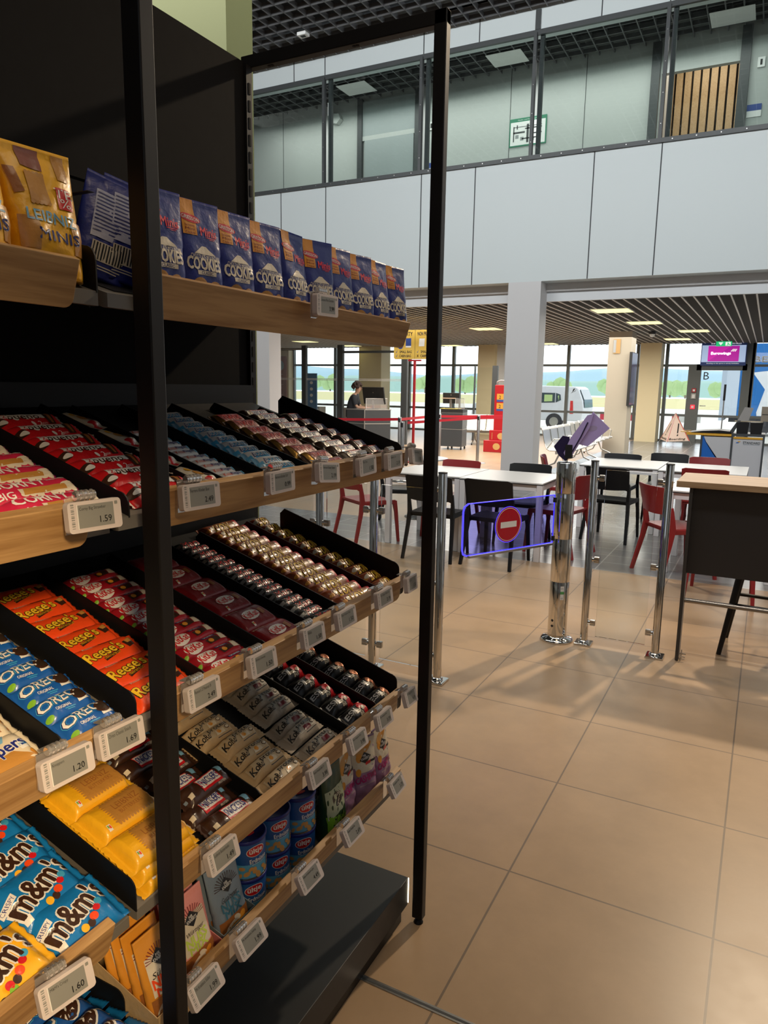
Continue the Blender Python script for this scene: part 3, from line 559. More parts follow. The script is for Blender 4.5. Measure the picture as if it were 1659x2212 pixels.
for i in range(4):
    x = -.29 - .096 * i; M = Matrix.Translation((x, -.478, sz(1, x) + .012)) @ RS @ Matrix.Rotation(-pi / 2 + .5, 4, 'Z') @ Matrix.Rotation(-.05, 4, 'X')
    link(ms_[i % 2], n_, M=M, label='%s, %s from the front board, second shelf' % (d_, ORD[i]), category=c_, group=d_ + ' row')
column_of('riegel', 1, -.385, -.236, .0228, 13, where=', second shelf', lean=.3, jit=.02)
column_of('riegel', 1, -.385, -.236, .0228, 0)
column_of('bounty', 1, -.236, -.245, .0300, 12, where=', second shelf', lean=.40, jit=.06)
column_of('twix', 1, -.077, -.250, .0415, 8, where=', second shelf', lean=.35, jit=.05)
column_of('snick2', 1, .058, -.246, .0325, 11, where=', second shelf', lean=.42, jit=.03, h=.001)
column_of('snick1', 1, .171, -.250, .0400, 8, where=', second shelf', lean=.38, jit=.04, h=.001)
column_of('knop', 2, -.896, -.262, .080, 4, where=', third shelf', lean=.12)
column_of('oreo', 2, -.760, -.258, .0450, 8, where=', third shelf', lean=.25, h=.004)
column_of('reese', 2, -.610, -.268, .0560, 7, where=', third shelf', lean=.16)
column_of('chunky', 2, -.447, -.245, .0330, 12, where=', third shelf', lean=.12)
column_of('kk4', 2, -.278, -.262, .0680, 6, where=', third shelf', lean=.03, h=.003)
column_of('mars', 2, -.136, -.245, .0278, 15, where=', third shelf', lean=.25, jit=.04)
column_of('lion2', 2, .022, -.248, .0345, 13, where=', third shelf', lean=.38, jit=.06)
column_of('lion1', 2, .166, -.248, .0395, 11, where=', third shelf', lean=.36, jit=.06)
# chocolate lentil bags, fourth shelf, jumbled
for i, (y, x, jit, h) in enumerate(((-.795, -.268, .02, .012), (-.805, -.335, .10, .018), (-.80, -.405, -.05, .016), (-.80, -.475, .08, .018), (-.79, -.545, 0, .014))):
    lay('mmb', 3, y, x, h, jit, .12, '%s, %s from the front board, fourth shelf' % (K['mmb'][1], ORD[i]), 'blue bags of chocolate lentils')
for i, (y, x, jit, h) in enumerate(((-.925, -.262, .10, .022), (-.935, -.330, -.02, .014), (-.94, -.41, .05, .016))):
    lay('mmy', 3, y, x, h, jit, .12, '%s, %s from the front board, fourth shelf' % (K['mmy'][1], ORD[i]), 'yellow bags of chocolate lentils')
for lv in range(3):
    for i in range(4 if lv == 2 else 3):
        x = -.268 - .074 * i - .004 * lv
        lay('leib', 3, -.616 + .004 * random.uniform(-1, 1) - .006 * lv, x, .002 + .021 * lv, random.uniform(-.03, .03), .03, '%s, %s from the front board in the %s layer' % (K['leib'][1], ORD[i], ['bottom', 'middle', 'top'][lv]), 'stacked butter biscuit packs')
for i, (y, x, jit, h) in enumerate(((-.455, -.245, -.05, .010), (-.47, -.292, .0, .004), (-.445, -.318, .02, .022), (-.475, -.362, .0, .006), (-.458, -.405, .03, .012), (-.475, -.452, -.02, .008), (-.46, -.50, .0, .008))):
    lay('snickb', 3, y, x, h, jit, .12, '%s, %s from the front board, fourth shelf' % (K['snickb'][1], ORD[i]), 'large protein caramel bars')
for i, (y, x, jit, h) in enumerate(((-.285, -.245, .04, .006), (-.29, -.287, .02, .008), (-.285, -.330, .0, .004), (-.288, -.362, .03, .020), (-.315, -.408, .0, .014), (-.30, -.445, .03, .004), (-.325, -.48, .04, .022), (-.30, -.53, 0, .006))):
    lay('koro1', 3, y, x, h, jit, .1, '%s, %s from the front board, fourth shelf' % (K['koro1'][1], ORD[i]), 'tan protein bars')
for i, (y, x, jit, h) in enumerate(((-.135, -.250, .04, .006), (-.14, -.298, .06, .010), (-.128, -.338, .03, .004), (-.118, -.385, .05, .012), (-.112, -.425, .0, .010), (-.105, -.468, .03, .010), (-.10, -.51, 0, .006))):
    lay('koro2', 3, y, x, h, jit, .08, '%s, %s from the front board, fourth shelf' % (K['koro2'][1], ORD[i]), 'grey-beige protein bars')
column_of('esnr', 3, .032, -.252, .0500, 7, where=', fourth shelf', lean=.25, jit=.08, h=.004)
column_of('esnb', 3, .160, -.250, .0470, 7, where=', fourth shelf', lean=.25, jit=.06, h=.004)

# ------------------------------------------------------------------ standing bags
RU = Matrix(((0, 0, 1, 0), (1, 0, 0, 0), (0, 1, 0, 0), (0, 0, 0, 1)))   # front faces +X, print upright
def stand(me, name, x, y, z, hh, label, cat, group, rz=0., lean=0., roll=0.):
    return link(me, name, M=Matrix.Translation((x, y, z + hh / 2)) @ Matrix.Rotation(rz, 4, 'Z') @ Matrix.Rotation(-lean, 4, 'Y') @ Matrix.Rotation(roll, 4, 'X') @ RU, label=label, category=cat, group=group)
def cookie(cx, cy, r, m=BIS):
    return [('e', cx, cy, r, r * .92, m, 1)] + [('e', cx + dx, cy + dy, r * .2, r * .16, BRN, 2, a) for dx, dy, a in ((.1, .04, .3), (-.1, .03, .9), (.02, -.05, 0), (-.05, .07, .5), (.12, -.04, 1.2), (-.15, -.04, .2))]
ckm = [pack_mesh('cookie_bag', .088, .160, .019, NBLU, [('r', -.82, .30, -.22, .99, OCH, 1), ('e', -.45, .62, .020, .0065, RED, 2, -.12), ('t', 'GRIESSON', -.45, .62, .033, .006, WHT, 3, dict(rot=-.12, off=.02))] +
     [('t', s_, -.52, .48 - .07 * i, .018, .0038, DRED, 2) for i, s_ in enumerate(('Die leckeren', 'Mini', 'Cookies'))] +
     [('t', 'Minis', .32, .40, .034, .014, foil('signal_red', (.80, .02, .03)), 2, dict(off=.03)), ('r', .15, .28, .62, .295, foil('signal_red', (.8, .02, .03)), 2), ('r', .3, .25, .55, .262, RED, 2),
      ('q', [(-.5, -.06), (-.1, .10), (.1, .10), (.5, -.06)], CRM, 1), ('t', 'CHOCOLATE MOUNTAIN', 0, -.11, .058, .0065, CRM, 2, dict(off=.01)), ('t', 'COOKIES', -.06, -.25, .066, .019, CRM, 2, dict(off=.05)), ('r', -.42, -.47, .42, -.385, CRM, 1), ('t', 'CLASSIC', 0, -.428, .024, .005, NAV, 2, dict(off=.02))] + cookie(-.32, -.70, .0155) + cookie(.38, -.72, .0135), stand=True, fin=.012, wr=.11, seed=q) for q in (3, 9, 14, 21)]
for i in range(11):
    y = -.590 + .0875 * i
    if i == 10: continue
    stand(ckm[(i * 3) % 4], 'cookie_bag', -.246, y, sz(0, -.25), .160, 'dark blue chocolate chip cookie bag, %s' % (['mostly behind the near post', 'first whole one right of the near post', 'second whole one right of the near post', 'third whole one right of the near post', 'fourth right of the near post, slightly darker', 'just left above the price tag', 'above the price tag', 'third from the right end', 'second from the right end', 'last one at the right end'][i]), 'cookie bag', 'front row of blue cookie bags', rz=[-.12, -.14, -.1, -.12, .05, -.28, -.1, -.22, -.02, -.15][i], lean=.03)
stand(ckm[1], 'cookie_bag', -.268, .19 + .085, sz(0, -.26), .160, '', 'cookie bag', '') if False else None
bk = pack_mesh('cookie_bag', .088, .160, .019, NBLU, [('r', -.6, -.25, .75, .70, foil('pale_label', (.42, .43, .55)), 1)] + [('r', -.55, .62 - .075 * i, .7 - .1 * (i % 3), .645 - .075 * i, NAV, 2) for i in range(11)] + [('r', -.5, -.68, .7, -.32, CRM, 1)] + [('r', -.45 + .1 * i, -.66, -.41 + .1 * i + .012 * (i % 2), -.34, BLK, 2) for i in range(11)] + [('r', -.5, -.78, .6, -.76, CRM, 1), ('r', -.45, -.83, .5, -.81, CRM, 1)], stand=True, fin=.012, wr=.08, seed=5)
for i, (x, y) in enumerate(((-.305, -.600), (-.315, -.628))): stand(bk, 'cookie_bag', x, y, sz(0, -.3), .160, 'blue cookie bag turned back to front with a barcode, %s' % ['nearer the front edge'[0:] , 'farther back'][i], 'cookie bag', 'turned blue cookie bags', rz=-.35, lean=.1, roll=-.24 - .05 * i)
lbm = pack_mesh('biscuit_bag', .100, .165, .034, YEL, [('q', [(-.55, .95), (.1, .95), (.05, .62), (-.5, .66)], foil('choc_pink', (.24, .075, .05)), 1), ('r', -.45, .12, .05, .56, BIS, 2), ('r', .45, .55, .8, .95, BIS, 1), ('q', [(-.95, .6), (-.7, .6), (-.55, .25), (-.8, .2)], LBRN, 1), ('r', -.85, -.6, -.4, -.12, BIS, 1), ('r', .5, -.62, .9, -.1, BIS, 1), ('r', .3, .08, .72, .42, RED, 2), ('t', 'TE', .5, .33, .026, .012, WHT, 3), ('t', '%', .52, .18, .014, .012, WHT, 3),
     ('t', 'LEIBNIZ', .02, -.10, .066, .014, SKY, 2, dict(off=.03, rot=-.05)), ('t', 'MINIS', .12, -.38, .056, .014, NAV, 2, dict(off=.03, rot=-.05)), ('q', [(-.1, -.8), (.5, -.85), (.45, -.98), (-.1, -.95)], LBRN, 1)] + [('e', -.40 + i * .1, .56 if j else .12, .003, .003, BIS, 2) for i in range(5) for j in range(2)], stand=True, fin=.012, wr=.10, seed=4, back=YEL)
for i, (x, y, rz) in enumerate(((-.262, -.785, -.1), (-.252, -.895, .05), (-.33, -.93, 0), (-.36, -.80, .1))): stand(lbm, 'biscuit_bag', x, y, sz(0, -.25) + .0, .165, 'yellow butter biscuit minis bag, %s' % ['nearest the divider'[0:], 'second from the divider, cut by the left edge', 'behind the second', 'behind the first'][i], 'biscuit bag', 'yellow biscuit bags on the top shelf', rz=rz, lean=.05)

# ------------------------------------------------------------------ lowest shelf
Z5 = sz(4, -.25)
LIDB = foil('lid_blue', (.010, .018, .20), .3); CANB = foil('can_blue', (.015, .10, .36), .32); CANL = foil('can_light', (.10, .40, .66), .32); NUT = foil('peanut', (.62, .33, .10), .4)
def can_tree(rz):
    t = thing('peanut_can', '', 'can')
    R_ = .041; F = lambda u, v, e: ((R_ + e) * cos(u / R_ + rz), (R_ + e) * sin(u / R_ + rz), v)
    b = MB(); b.lathe([(.0405, 0), (.041, .002), (.041, .080), (.040, .083)], CANB, 32)
    b.lathe([(.0420, 0), (.0420, .003)], M_STEEL, 32)
    b.dr(-.115, .004, -.045, .060, CANL, F, .0003, 14, 2); b.dr(-.045, .004, .045, .034, CANL, F, .0003, 10, 2)
    b.dr(-.105, .008, -.055, .026, M_WHT, F, .0006, 8, 1)
    for i in range(14): b.dr(-.103 + i * .0033, .009, -.103 + i * .0033 + .0008 + .0008 * (i % 3), .025, BLK, F, .0008, 1, 1)
    for i in range(7): b.dr(-.11, .034 + i * .0035, -.062 + .008 * (i % 3), .035 + i * .0035, NAV, F, .0006, 6, 1)
    b.de(0, .062, .021, .012, M_WHT, F, .0006, .08, 24); b.de(0, .062, .0195, .0108, RED, F, .0009, .08, 24)
    b.dt('ültje', 0, .0625, .029, .014, M_WHT, F, .0013, .08, 0, .04)
    b.dt('Erdnüsse', .006, .042, .040, .0095, M_WHT, F, .001, .08, 0, .03); b.dt('geröstet & gesalzen', .008, .0345, .034, .0035, M_WHT, F, .001, .08)
    for i, (u, v, r) in enumerate(((-.03, .026, .007), (-.02, .014, .008), (-.034, .010, .006), (-.004, .020, .008), (.004, .009, .009), (.018, .020, .007), (.026, .011, .008), (.036, .018, .006), (-.012, .024, .006), (.034, .03, .005))):
        b.de(u, v, r, r * .62, NUT, F, .0009 + .0001 * i, .5 * i, 12)
    b.build('body', t)
    b = MB(); b.lathe([(.0425, .079), (.0432, .080), (.0432, .086), (.0415, .0872), (.0385, .0865), (.038, .0845), (.001, .0845)], LIDB, 32)
    Fl = lambda u, v, e: (-u * sin(rz) - v * cos(rz), u * cos(rz) - v * sin(rz), .0848 + e)
    b.de(0, -.012, .013, .006, RED, Fl, .0005); b.dt('Erdnüsse', 0, .006, .044, .008, CANL, Fl, .0006, arch=-.004)
    b.build('lid', t)
    return t
ct = can_tree(-.5); ck = tree(ct)
spots = [(-.290, -.355, 0), (-.290, -.355, 1), (-.295, -.260, 0), (-.295, -.260, 1), (-.285, -.172, 0), (-.285, -.172, 1), (-.385, -.325, 0), (-.385, -.325, 1)]
nm = ['bottom of the nearest stack', 'top of the nearest stack', 'bottom of the middle stack', 'top of the middle stack', 'bottom of the farthest stack', 'top of the farthest stack', 'bottom of the stack behind', 'top of the stack behind']
for i, (x, y, l) in enumerate(spots):
    M = T(x, y, Z5 + .0002 + .0876 * l, [-.0, .12, .1, .05, -.1, .12, 0, 0][i]); lb = 'blue tin of salted peanuts with a navy lid, ' + nm[i]
    if i == 0: ct.matrix_world = M; ct['label'] = lb; ct['group'] = 'peanut tins'
    else: dup(ct, ck, M, lb, 'peanut tins')
# snack bags
def knab(name, base, w1, t1, t2, col, L=.088, W=.165, dark=None, seed=2, kid=True):
    a = [('q', [(-.75, .55), (.75, .55), (.75, -.25), (-.75, -.25)], CRM, 1)] if kid else []
    for i in range(15): an = pi * (i + .5) / 15; a.append(('q', [(.38 * cos(an), .42 + .12 * sin(an)), (.75 * cos(an), .42 + .30 * sin(an)), (.75 * cos(an + .06), .42 + .30 * sin(an + .06)), (.38 * cos(an + .08), .42 + .12 * sin(an + .08))], DRED if kid else BRN, 2))
    a += [('q', [(0, .62), (.42, .44), (0, .26), (-.42, .44)], BLK, 3), ('t', 'MR.', 0, .49, .011, .006, WHT, 4, dict(off=.02)), ('t', 'KNABBITS', 0, .42, .026, .006, WHT, 4, dict(off=.02)), ('t', w1, 0, .16, .045, .010, BLK, 3, dict(shear=.3)), ('t', t1, 0, 0., .052, .017, col, 3, dict(off=.05)), ('t', t2, 0, -.18, .045, .014, col, 3, dict(off=.05)),
          ('q', [(-.9, -.28), (.9, -.28), (.9, -.9), (-.9, -.9)], LBRN, 1), ('e', -.05, -.62, .030, .020, CRM, 2), ('e', -.05, -.64, .026, .016, BIS, 3)] + [('e', -.3 + .13 * i, -.66 + .07 * (i % 2), .006, .0055, (CRM, OCH, NUT)[i % 3], 4) for i in range(5)] + [('e', .4, -.42, .010, .006, OCH, 3, .6), ('e', .1, -.38, .009, .005, CRM, 3, -.4), ('e', .6, -.55, .008, .006, NUT, 3)]
    return pack_mesh(name, L, W, .014, base, a, stand=True, fin=.012, wr=.08, seed=seed)
def display_box(label, x, y, m, L=.17, Wd=.09, hb=.055, hk=.10, rz=0.):
    "open carton with raked sides: long side along X"
    b = MB(); M = T(x, y, Z5 + .0005, rz); k = .0015
    for s_ in (-1, 1):
        b.prism([(-L / 2, 0), (L / 2, 0), (L / 2, hb), (-L / 2, hk)], s_ * Wd / 2 - k / 2, s_ * Wd / 2 + k / 2, m, lambda a, c, d: (a, d, c))
    b.box(L / 2 - k, L / 2, -Wd / 2, Wd / 2, 0, hb, m); b.box(-L / 2, -L / 2 + k, -Wd / 2, Wd / 2, 0, hk, m); b.box(-L / 2, L / 2, -Wd / 2, Wd / 2, 0, k, m)
    return b.build('display_carton', M=M, label=label, category='carton')
pk = knab('nut_bag', ROS, 'Würziger', 'NUSS', 'MIX', foil('lime', (.55, .72, .10)), seed=2); gb = knab('nut_bag', GRY, 'Gesalzener', 'NUSS', 'MIX', foil('petrol', (.03, .14, .22)), seed=6, kid=False); ob_ = knab('nut_bag', OCH, 'Süßer', 'NUSS', 'MIX', ORG, seed=8, L=.078)
display_box('pink cardboard display carton holding pink nut mix bags on the lowest shelf', -.300, -.556, foil('pink_card', (.55, .20, .18), .7), .15, .095)
display_box('grey-blue cardboard display carton holding blue nut mix bags, next to the tins', -.305, -.452, foil('blue_card', (.14, .19, .21), .7), .15, .095)
display_box('plain kraft cardboard carton holding orange nut mix bags under the lowest left shelf end', -.315, -.650, KRAFT, .21, .084, .05, .12)
for i in range(3): stand(pk, 'nut_bag', -.258 - .022 * i, -.556, Z5 + .003, .165, 'pink spicy nut mix bag, %s in the pink carton' % ORD[i], 'nut bag', 'pink nut mix bags', rz=.02, lean=.22)
for i in range(3): stand(gb, 'nut_bag', -.262 - .022 * i, -.452, Z5 + .003, .165, 'grey-blue salted nut mix bag, %s in the grey-blue carton' % ORD[i], 'nut bag', 'blue nut mix bags', rz=-.02, lean=.24)
for i in range(4): stand(ob_, 'nut_bag', -.245 - .028 * i, -.650, Z5 + .003, .165, 'orange sweet nut mix bag, %s in the kraft carton' % ORD[i], 'nut bag', 'orange nut mix bags', rz=.0, lean=.26)
gr = pack_mesh('snack_bag', .088, .185, .026, DGRN, [('q', [(-.9, .45), (.9, .45), (.9, -.1), (-.9, -.3)], foil('pale_green', (.45, .50, .33)), 1), ('e', 0, .15, .020, .018, BLK, 2), ('t', 'WASABI', 0, .24, .026, .008, CRM, 3, dict(rot=.3, off=.02)), ('t', 'CRUNCHY', .1, .08, .026, .008, CRM, 3, dict(rot=.9, off=.02)), ('q', [(-.95, -.2), (.5, -.35), (.9, -.9), (-.9, -.9)], GRN, 2), ('e', .1, -.52, .018, .012, DGRN, 3), ('e', -.35, -.62, .014, .012, DGRN, 3), ('e', .5, -.7, .013, .012, DGRN, 3)] + [('e', -.5 + .25 * i, -.4 + .1 * (i % 2), .006, .006, foil('pea', (.16, .25, .05)), 4) for i in range(5)], stand=True, fin=.012, wr=.14, seed=3)
for i, (x, y) in enumerate(((-.262, -.062), (-.325, -.062))): stand(gr, 'snack_bag', x, y, Z5, .185, 'green wasabi nut bag, %s' % ['in front, beside the peanut tins', 'behind the front one'][i], 'snack bag', 'green snack bags', lean=.04)
ca = pack_mesh('cashew_bag', .084, .190, .024, PUR, [('q', [(-.95, .95), (.95, .95), (.95, .25), (-.95, .25)], CRM, 1), ('e', 0, .25, .034, .018, CRM, 1), ('e', -.1, .68, .026, .012, NUT, 2, .3), ('e', -.45, .5, .010, .012, OCH, 3), ('e', .35, .78, .014, .008, OCH, 3, .4), ('q', [(0, .62), (.5, .48), (.05, .30), (-.42, .42)], BLK, 4), ('t', 'MR.', 0, .52, .011, .006, WHT, 5, dict(off=.02)), ('t', 'KNABBITS', .03, .45, .028, .006, WHT, 5, dict(off=.02, rot=.08)), ('q', [(.0, .34), (.45, .36), (.4, .27), (.0, .26)], RED, 5), ('r', .4, .29, .95, .35, BLK, 4), ('t', 'CASHEWS', 0, -.08, .070, .017, MAG, 2, dict(off=.04, rot=.06)), ('t', 'geröstet & gesalzen', 0, -.26, .05, .005, CRM, 2), ('e', -.6, .12, .008, .010, OCH, 3)], stand=True, fin=.012, wr=.12, seed=11)
for i, (x, y, rz) in enumerate(((-.258, .178, .03), (-.262, .092, -.35), (-.275, .014, .05), (-.325, .178, .1), (-.33, .095, 0))): stand(ca, 'cashew_bag', x, y, Z5, .190, 'mauve and cream cashew bag, %s' % ['at the far right end', 'second from the right, turned a little', 'third from the right, in shade', 'behind the right one', 'behind the second'][i], 'cashew bag', 'cashew bags', rz=rz, lean=.03)
# blue cookie rolls at the bottom left
orl = pack_mesh('cookie_roll', .19, .044, .040, BLU, [('t', 'OREO', -.30, .1, .062, .024, LBL, 1, dict(off=.12, rot=.05)), ('t', 'OREO', -.30, .1, .062, .024, NAV, 2, dict(off=.08, rot=.05)), ('t', 'OREO', -.30, .1, .062, .024, WHT, 3, dict(off=.03, rot=.05)), ('e', .30, .0, .021, .019, WHT, 2), ('e', .27, .0, .020, .018, BRN, 3), ('t', 'ORIGINAL', -.7, .2, .03, .006, WHT, 2), ('q', [(.5, .3), (.62, .7), (.68, .2), (.85, .3)], WHT, 2), ('q', [(.5, -.1), (.62, .3), (.75, -.1), (.6, -.3)], WHT, 2), ('e', .7, -.3, .003, .003, WHT, 2), ('e', .62, .8, .002, .002, WHT, 2)], p=2.0, fin=.018, wr=.05, bands=[(.72, -1, 1, 1, CYB)])
for i in range(4):
    x = -.252 - .042 * i
    link(orl, 'cookie_roll', M=Matrix.Translation((x, -.790, Z5 + .030)) @ Matrix(((0, -1, 0, 0), (1, 0, 0, 0), (0, 0, 1, 0), (0, 0, 0, 1))) @ Matrix.Rotation(.04 * i, 4, 'Z') @ Matrix.Rotation(-.15, 4, 'X'), label='long blue sandwich cookie roll, %s from the aisle at the bottom left' % ORD[i], category='cookie roll', group='blue cookie rolls')

# ------------------------------------------------------------------ price tags
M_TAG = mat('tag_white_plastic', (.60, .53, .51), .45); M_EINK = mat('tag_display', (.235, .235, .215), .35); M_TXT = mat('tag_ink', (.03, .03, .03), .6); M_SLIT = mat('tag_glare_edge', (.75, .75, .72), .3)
def price_tag(t, y, name_, price, tilt, yaw=0., roll=0., x=-.178, dz=0., W=.076, H=.040):
    M = Matrix.Translation((x, y, TZ[t] + dz + .012)) @ Matrix.Rotation(yaw, 4, 'Z') @ Matrix.Rotation(-tilt, 4, 'Y') @ Matrix.Rotation(roll, 4, 'X')
    where = {0: 'on the top shelf', 1: 'on the second shelf', 2: 'on the third shelf', 3: 'on the fourth shelf', 4: 'on the lowest shelf'}[t]
    r = thing('price_tag', 'white price tag reading %s %s, %s' % (price, where.replace('on the ', '').replace('shelf', 'shelf'), POS[(t, round(y, 2))]), 'price tag', M=M, group='electronic price tags')
    F = lambda a, c, d: (d, a, c)
    def rr(x0, x1, z0, z1, r_, n=4):
        P = []
        for cx, cz, a0 in ((x1 - r_, z1 - r_, 0), (x0 + r_, z1 - r_, pi / 2), (x0 + r_, z0 + r_, pi), (x1 - r_, z0 + r_, 3 * pi / 2)):
            for k in range(n + 1): a = a0 + pi / 2 * k / n; P.append((cx + r_ * cos(a), cz + r_ * sin(a)))
        return P
    b = MB(); b.prism(rr(-W / 2, W / 2, -H - .004, -.004, .005), .0, .011, M_TAG, F)
    b.prism(rr(W / 2 - .0095, W / 2 - .005, -.0125, -.008, .0006, 1), .011, .0113, M_EINK, F)
    Fd = lambda u, v, e: (.011 + e, u, v)
    for i in range(12): b.dr(-W / 2 + .004, -H + .002 + i * .0027, -W / 2 + .0085, -H + .0028 + i * .0027 + .0006 * (i % 3), M_EINK, Fd, .0002, 1, 1)
    hs_ = b.build('housing', r, .0012)
    b = MB(); x0, x1, z0, z1 = -W / 2 + .0135, W / 2 - .0115, -H + .0015, -.0085
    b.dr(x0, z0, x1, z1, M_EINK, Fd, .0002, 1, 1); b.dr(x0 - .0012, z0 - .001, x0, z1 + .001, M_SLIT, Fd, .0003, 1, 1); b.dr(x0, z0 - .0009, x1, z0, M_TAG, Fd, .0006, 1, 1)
    n_ = len(name_); b.dt(name_, x0 + .002 + min(.0021 * n_, .042) / 2, z1 - .0055, min(.0021 * n_, .044), .0052, M_TXT, Fd, .0004)
    b.dt(price, x1 - .0125, z0 + .009, .017, .0085, M_TXT, Fd, .0004, off=.015)
    b.build('display', hs_)
    b = MB()
    b.tube([(-.001, -.02, .003), (-.001, .008, .003)], .006, M_ACRYL, 14)
    for k in range(4): b.lathe([(.0068, 0), (.0076, .0005), (.0076, .0018), (.0068, .0023)], M_ACRYL, 14, M=Matrix.Translation((-.001, -.018 + .007 * k, .003)) @ Matrix.Rotation(-pi / 2, 4, 'X'))
    b.box(-.024, -.002, -.018, .006, .0005, .0022, M_ACRYL)
    Mi = Matrix.Rotation(tilt, 4, 'Y')
    b.prism([(-.030, .0), (-.006, .0), (-.006, -.045), (-.012, -.048), (-.030, -.048)], -.010, -.0085, M_ACRYL, lambda a, c, d: tuple(Mi @ Vector((d, a, c))))
    b.build('clip', r)
    return r
TAGS = [(0, -.233, 'Griesson Minis Chocolate', '3.99', .0, 0, .02), (1, -.800, 'Corny Big Strawber', '1.59', .10, -.15, 0), (1, -.598, 'Ferrero Kinder Bue', '2.49', .08, -.1, 0), (1, -.385, 'Ferrero Kinder Sch', '0.99', .03, 0, .02), (1, -.226, 'Ferrero Kinder Bueno', '2.19', .12, .0, -.10),
        (1, -.068, 'Mars Twix', '1.50', .05, 0, .04), (1, .064, 'Snickers 2er', '2.19', .05, 0, .02), (1, .185, 'Snickers Einzel', '1.50', .15, .1, -.12),
        (2, -.866, 'Knoppers', '1.20', .15, -.05, 0), (2, -.776, 'Oreo Classic Snack', '1.69', .15, -.05, 0), (2, -.606, "Reese's 2 Peanut B", '2.49', .12, 0, 0), (2, -.450, 'KitKat Chunky', '1.50', .15, 0, 0), (2, -.284, 'KitKat', '1.50', .15, 0, 0), (2, -.156, 'Mars Classic Sing', '1.50', .15, 0, .03), (2, .022, 'Lion Classic Multi Cho', '2.19', .12, 0, .03), (2, .171, 'Lion Cla', '1.50', .12, .12, -.05),
        (3, -.890, "M&M's Crispy", '1.60', .3, -.15, 0), (3, -.573, 'Leibniz Butterkeks', '1.49', .28, 0, 0), (3, -.266, 'Koro Protein Bar H', '3.98', .28, 0, 0), (3, -.104, 'Koro Veganer Prot', '3.98', .28, 0, 0), (3, .028, 'Esn Designer Bar', '3.39', .25, 0, 0), (3, .172, 'Esn Designer Cris', '4.19', .32, .1, -.1),
        (4, -.630, 'Mr.Knabbits Süßer', '1.99', .5, 0, 0), (4, -.506, 'Mr.Knabbits Salzig', '1.99', .5, 0, 0), (4, -.308, 'ültje Erdnüsse ges', '4.49', .48, 0, 0), (4, -.128, 'Nudos Wasabi Nu', '2.69', .45, 0, 0), (4, .098, 'Mr.Knabbits Cashe', '3.29', .45, .06, 0)]
PTX = ['under the blue cookie bags', 'under the pink bars', 'under the red and white bars', 'under the small white bars', 'under the blue bars', 'under the gold bars', 'under the two-piece bars', 'sticking out at the right end', 'under the cream wafers', 'under the blue cookie packs', 'under the orange cups', 'under the chunky bars', 'under the square red packs', 'under the black bars', 'under the long brown bars', 'at the right end', 'bottom left, above the cookie rolls', 'under the yellow biscuits', 'under the tan bars', 'under the grey-beige bars', 'under the red protein bars', 'sticking out at the right end', 'beside the near post', 'under the nut mix cartons', 'under the peanut tins', 'under the green bags', 'under the cashew bags']
POS = {(q[0], round(q[1], 2)): PTX[i] for i, q in enumerate(TAGS)}
for q in TAGS: price_tag(q[0], q[1], q[2], q[3], q[4], q[5], q[6], dz={0: .008, 1: .002, 2: .010, 3: .010, 4: .022}[q[0]])
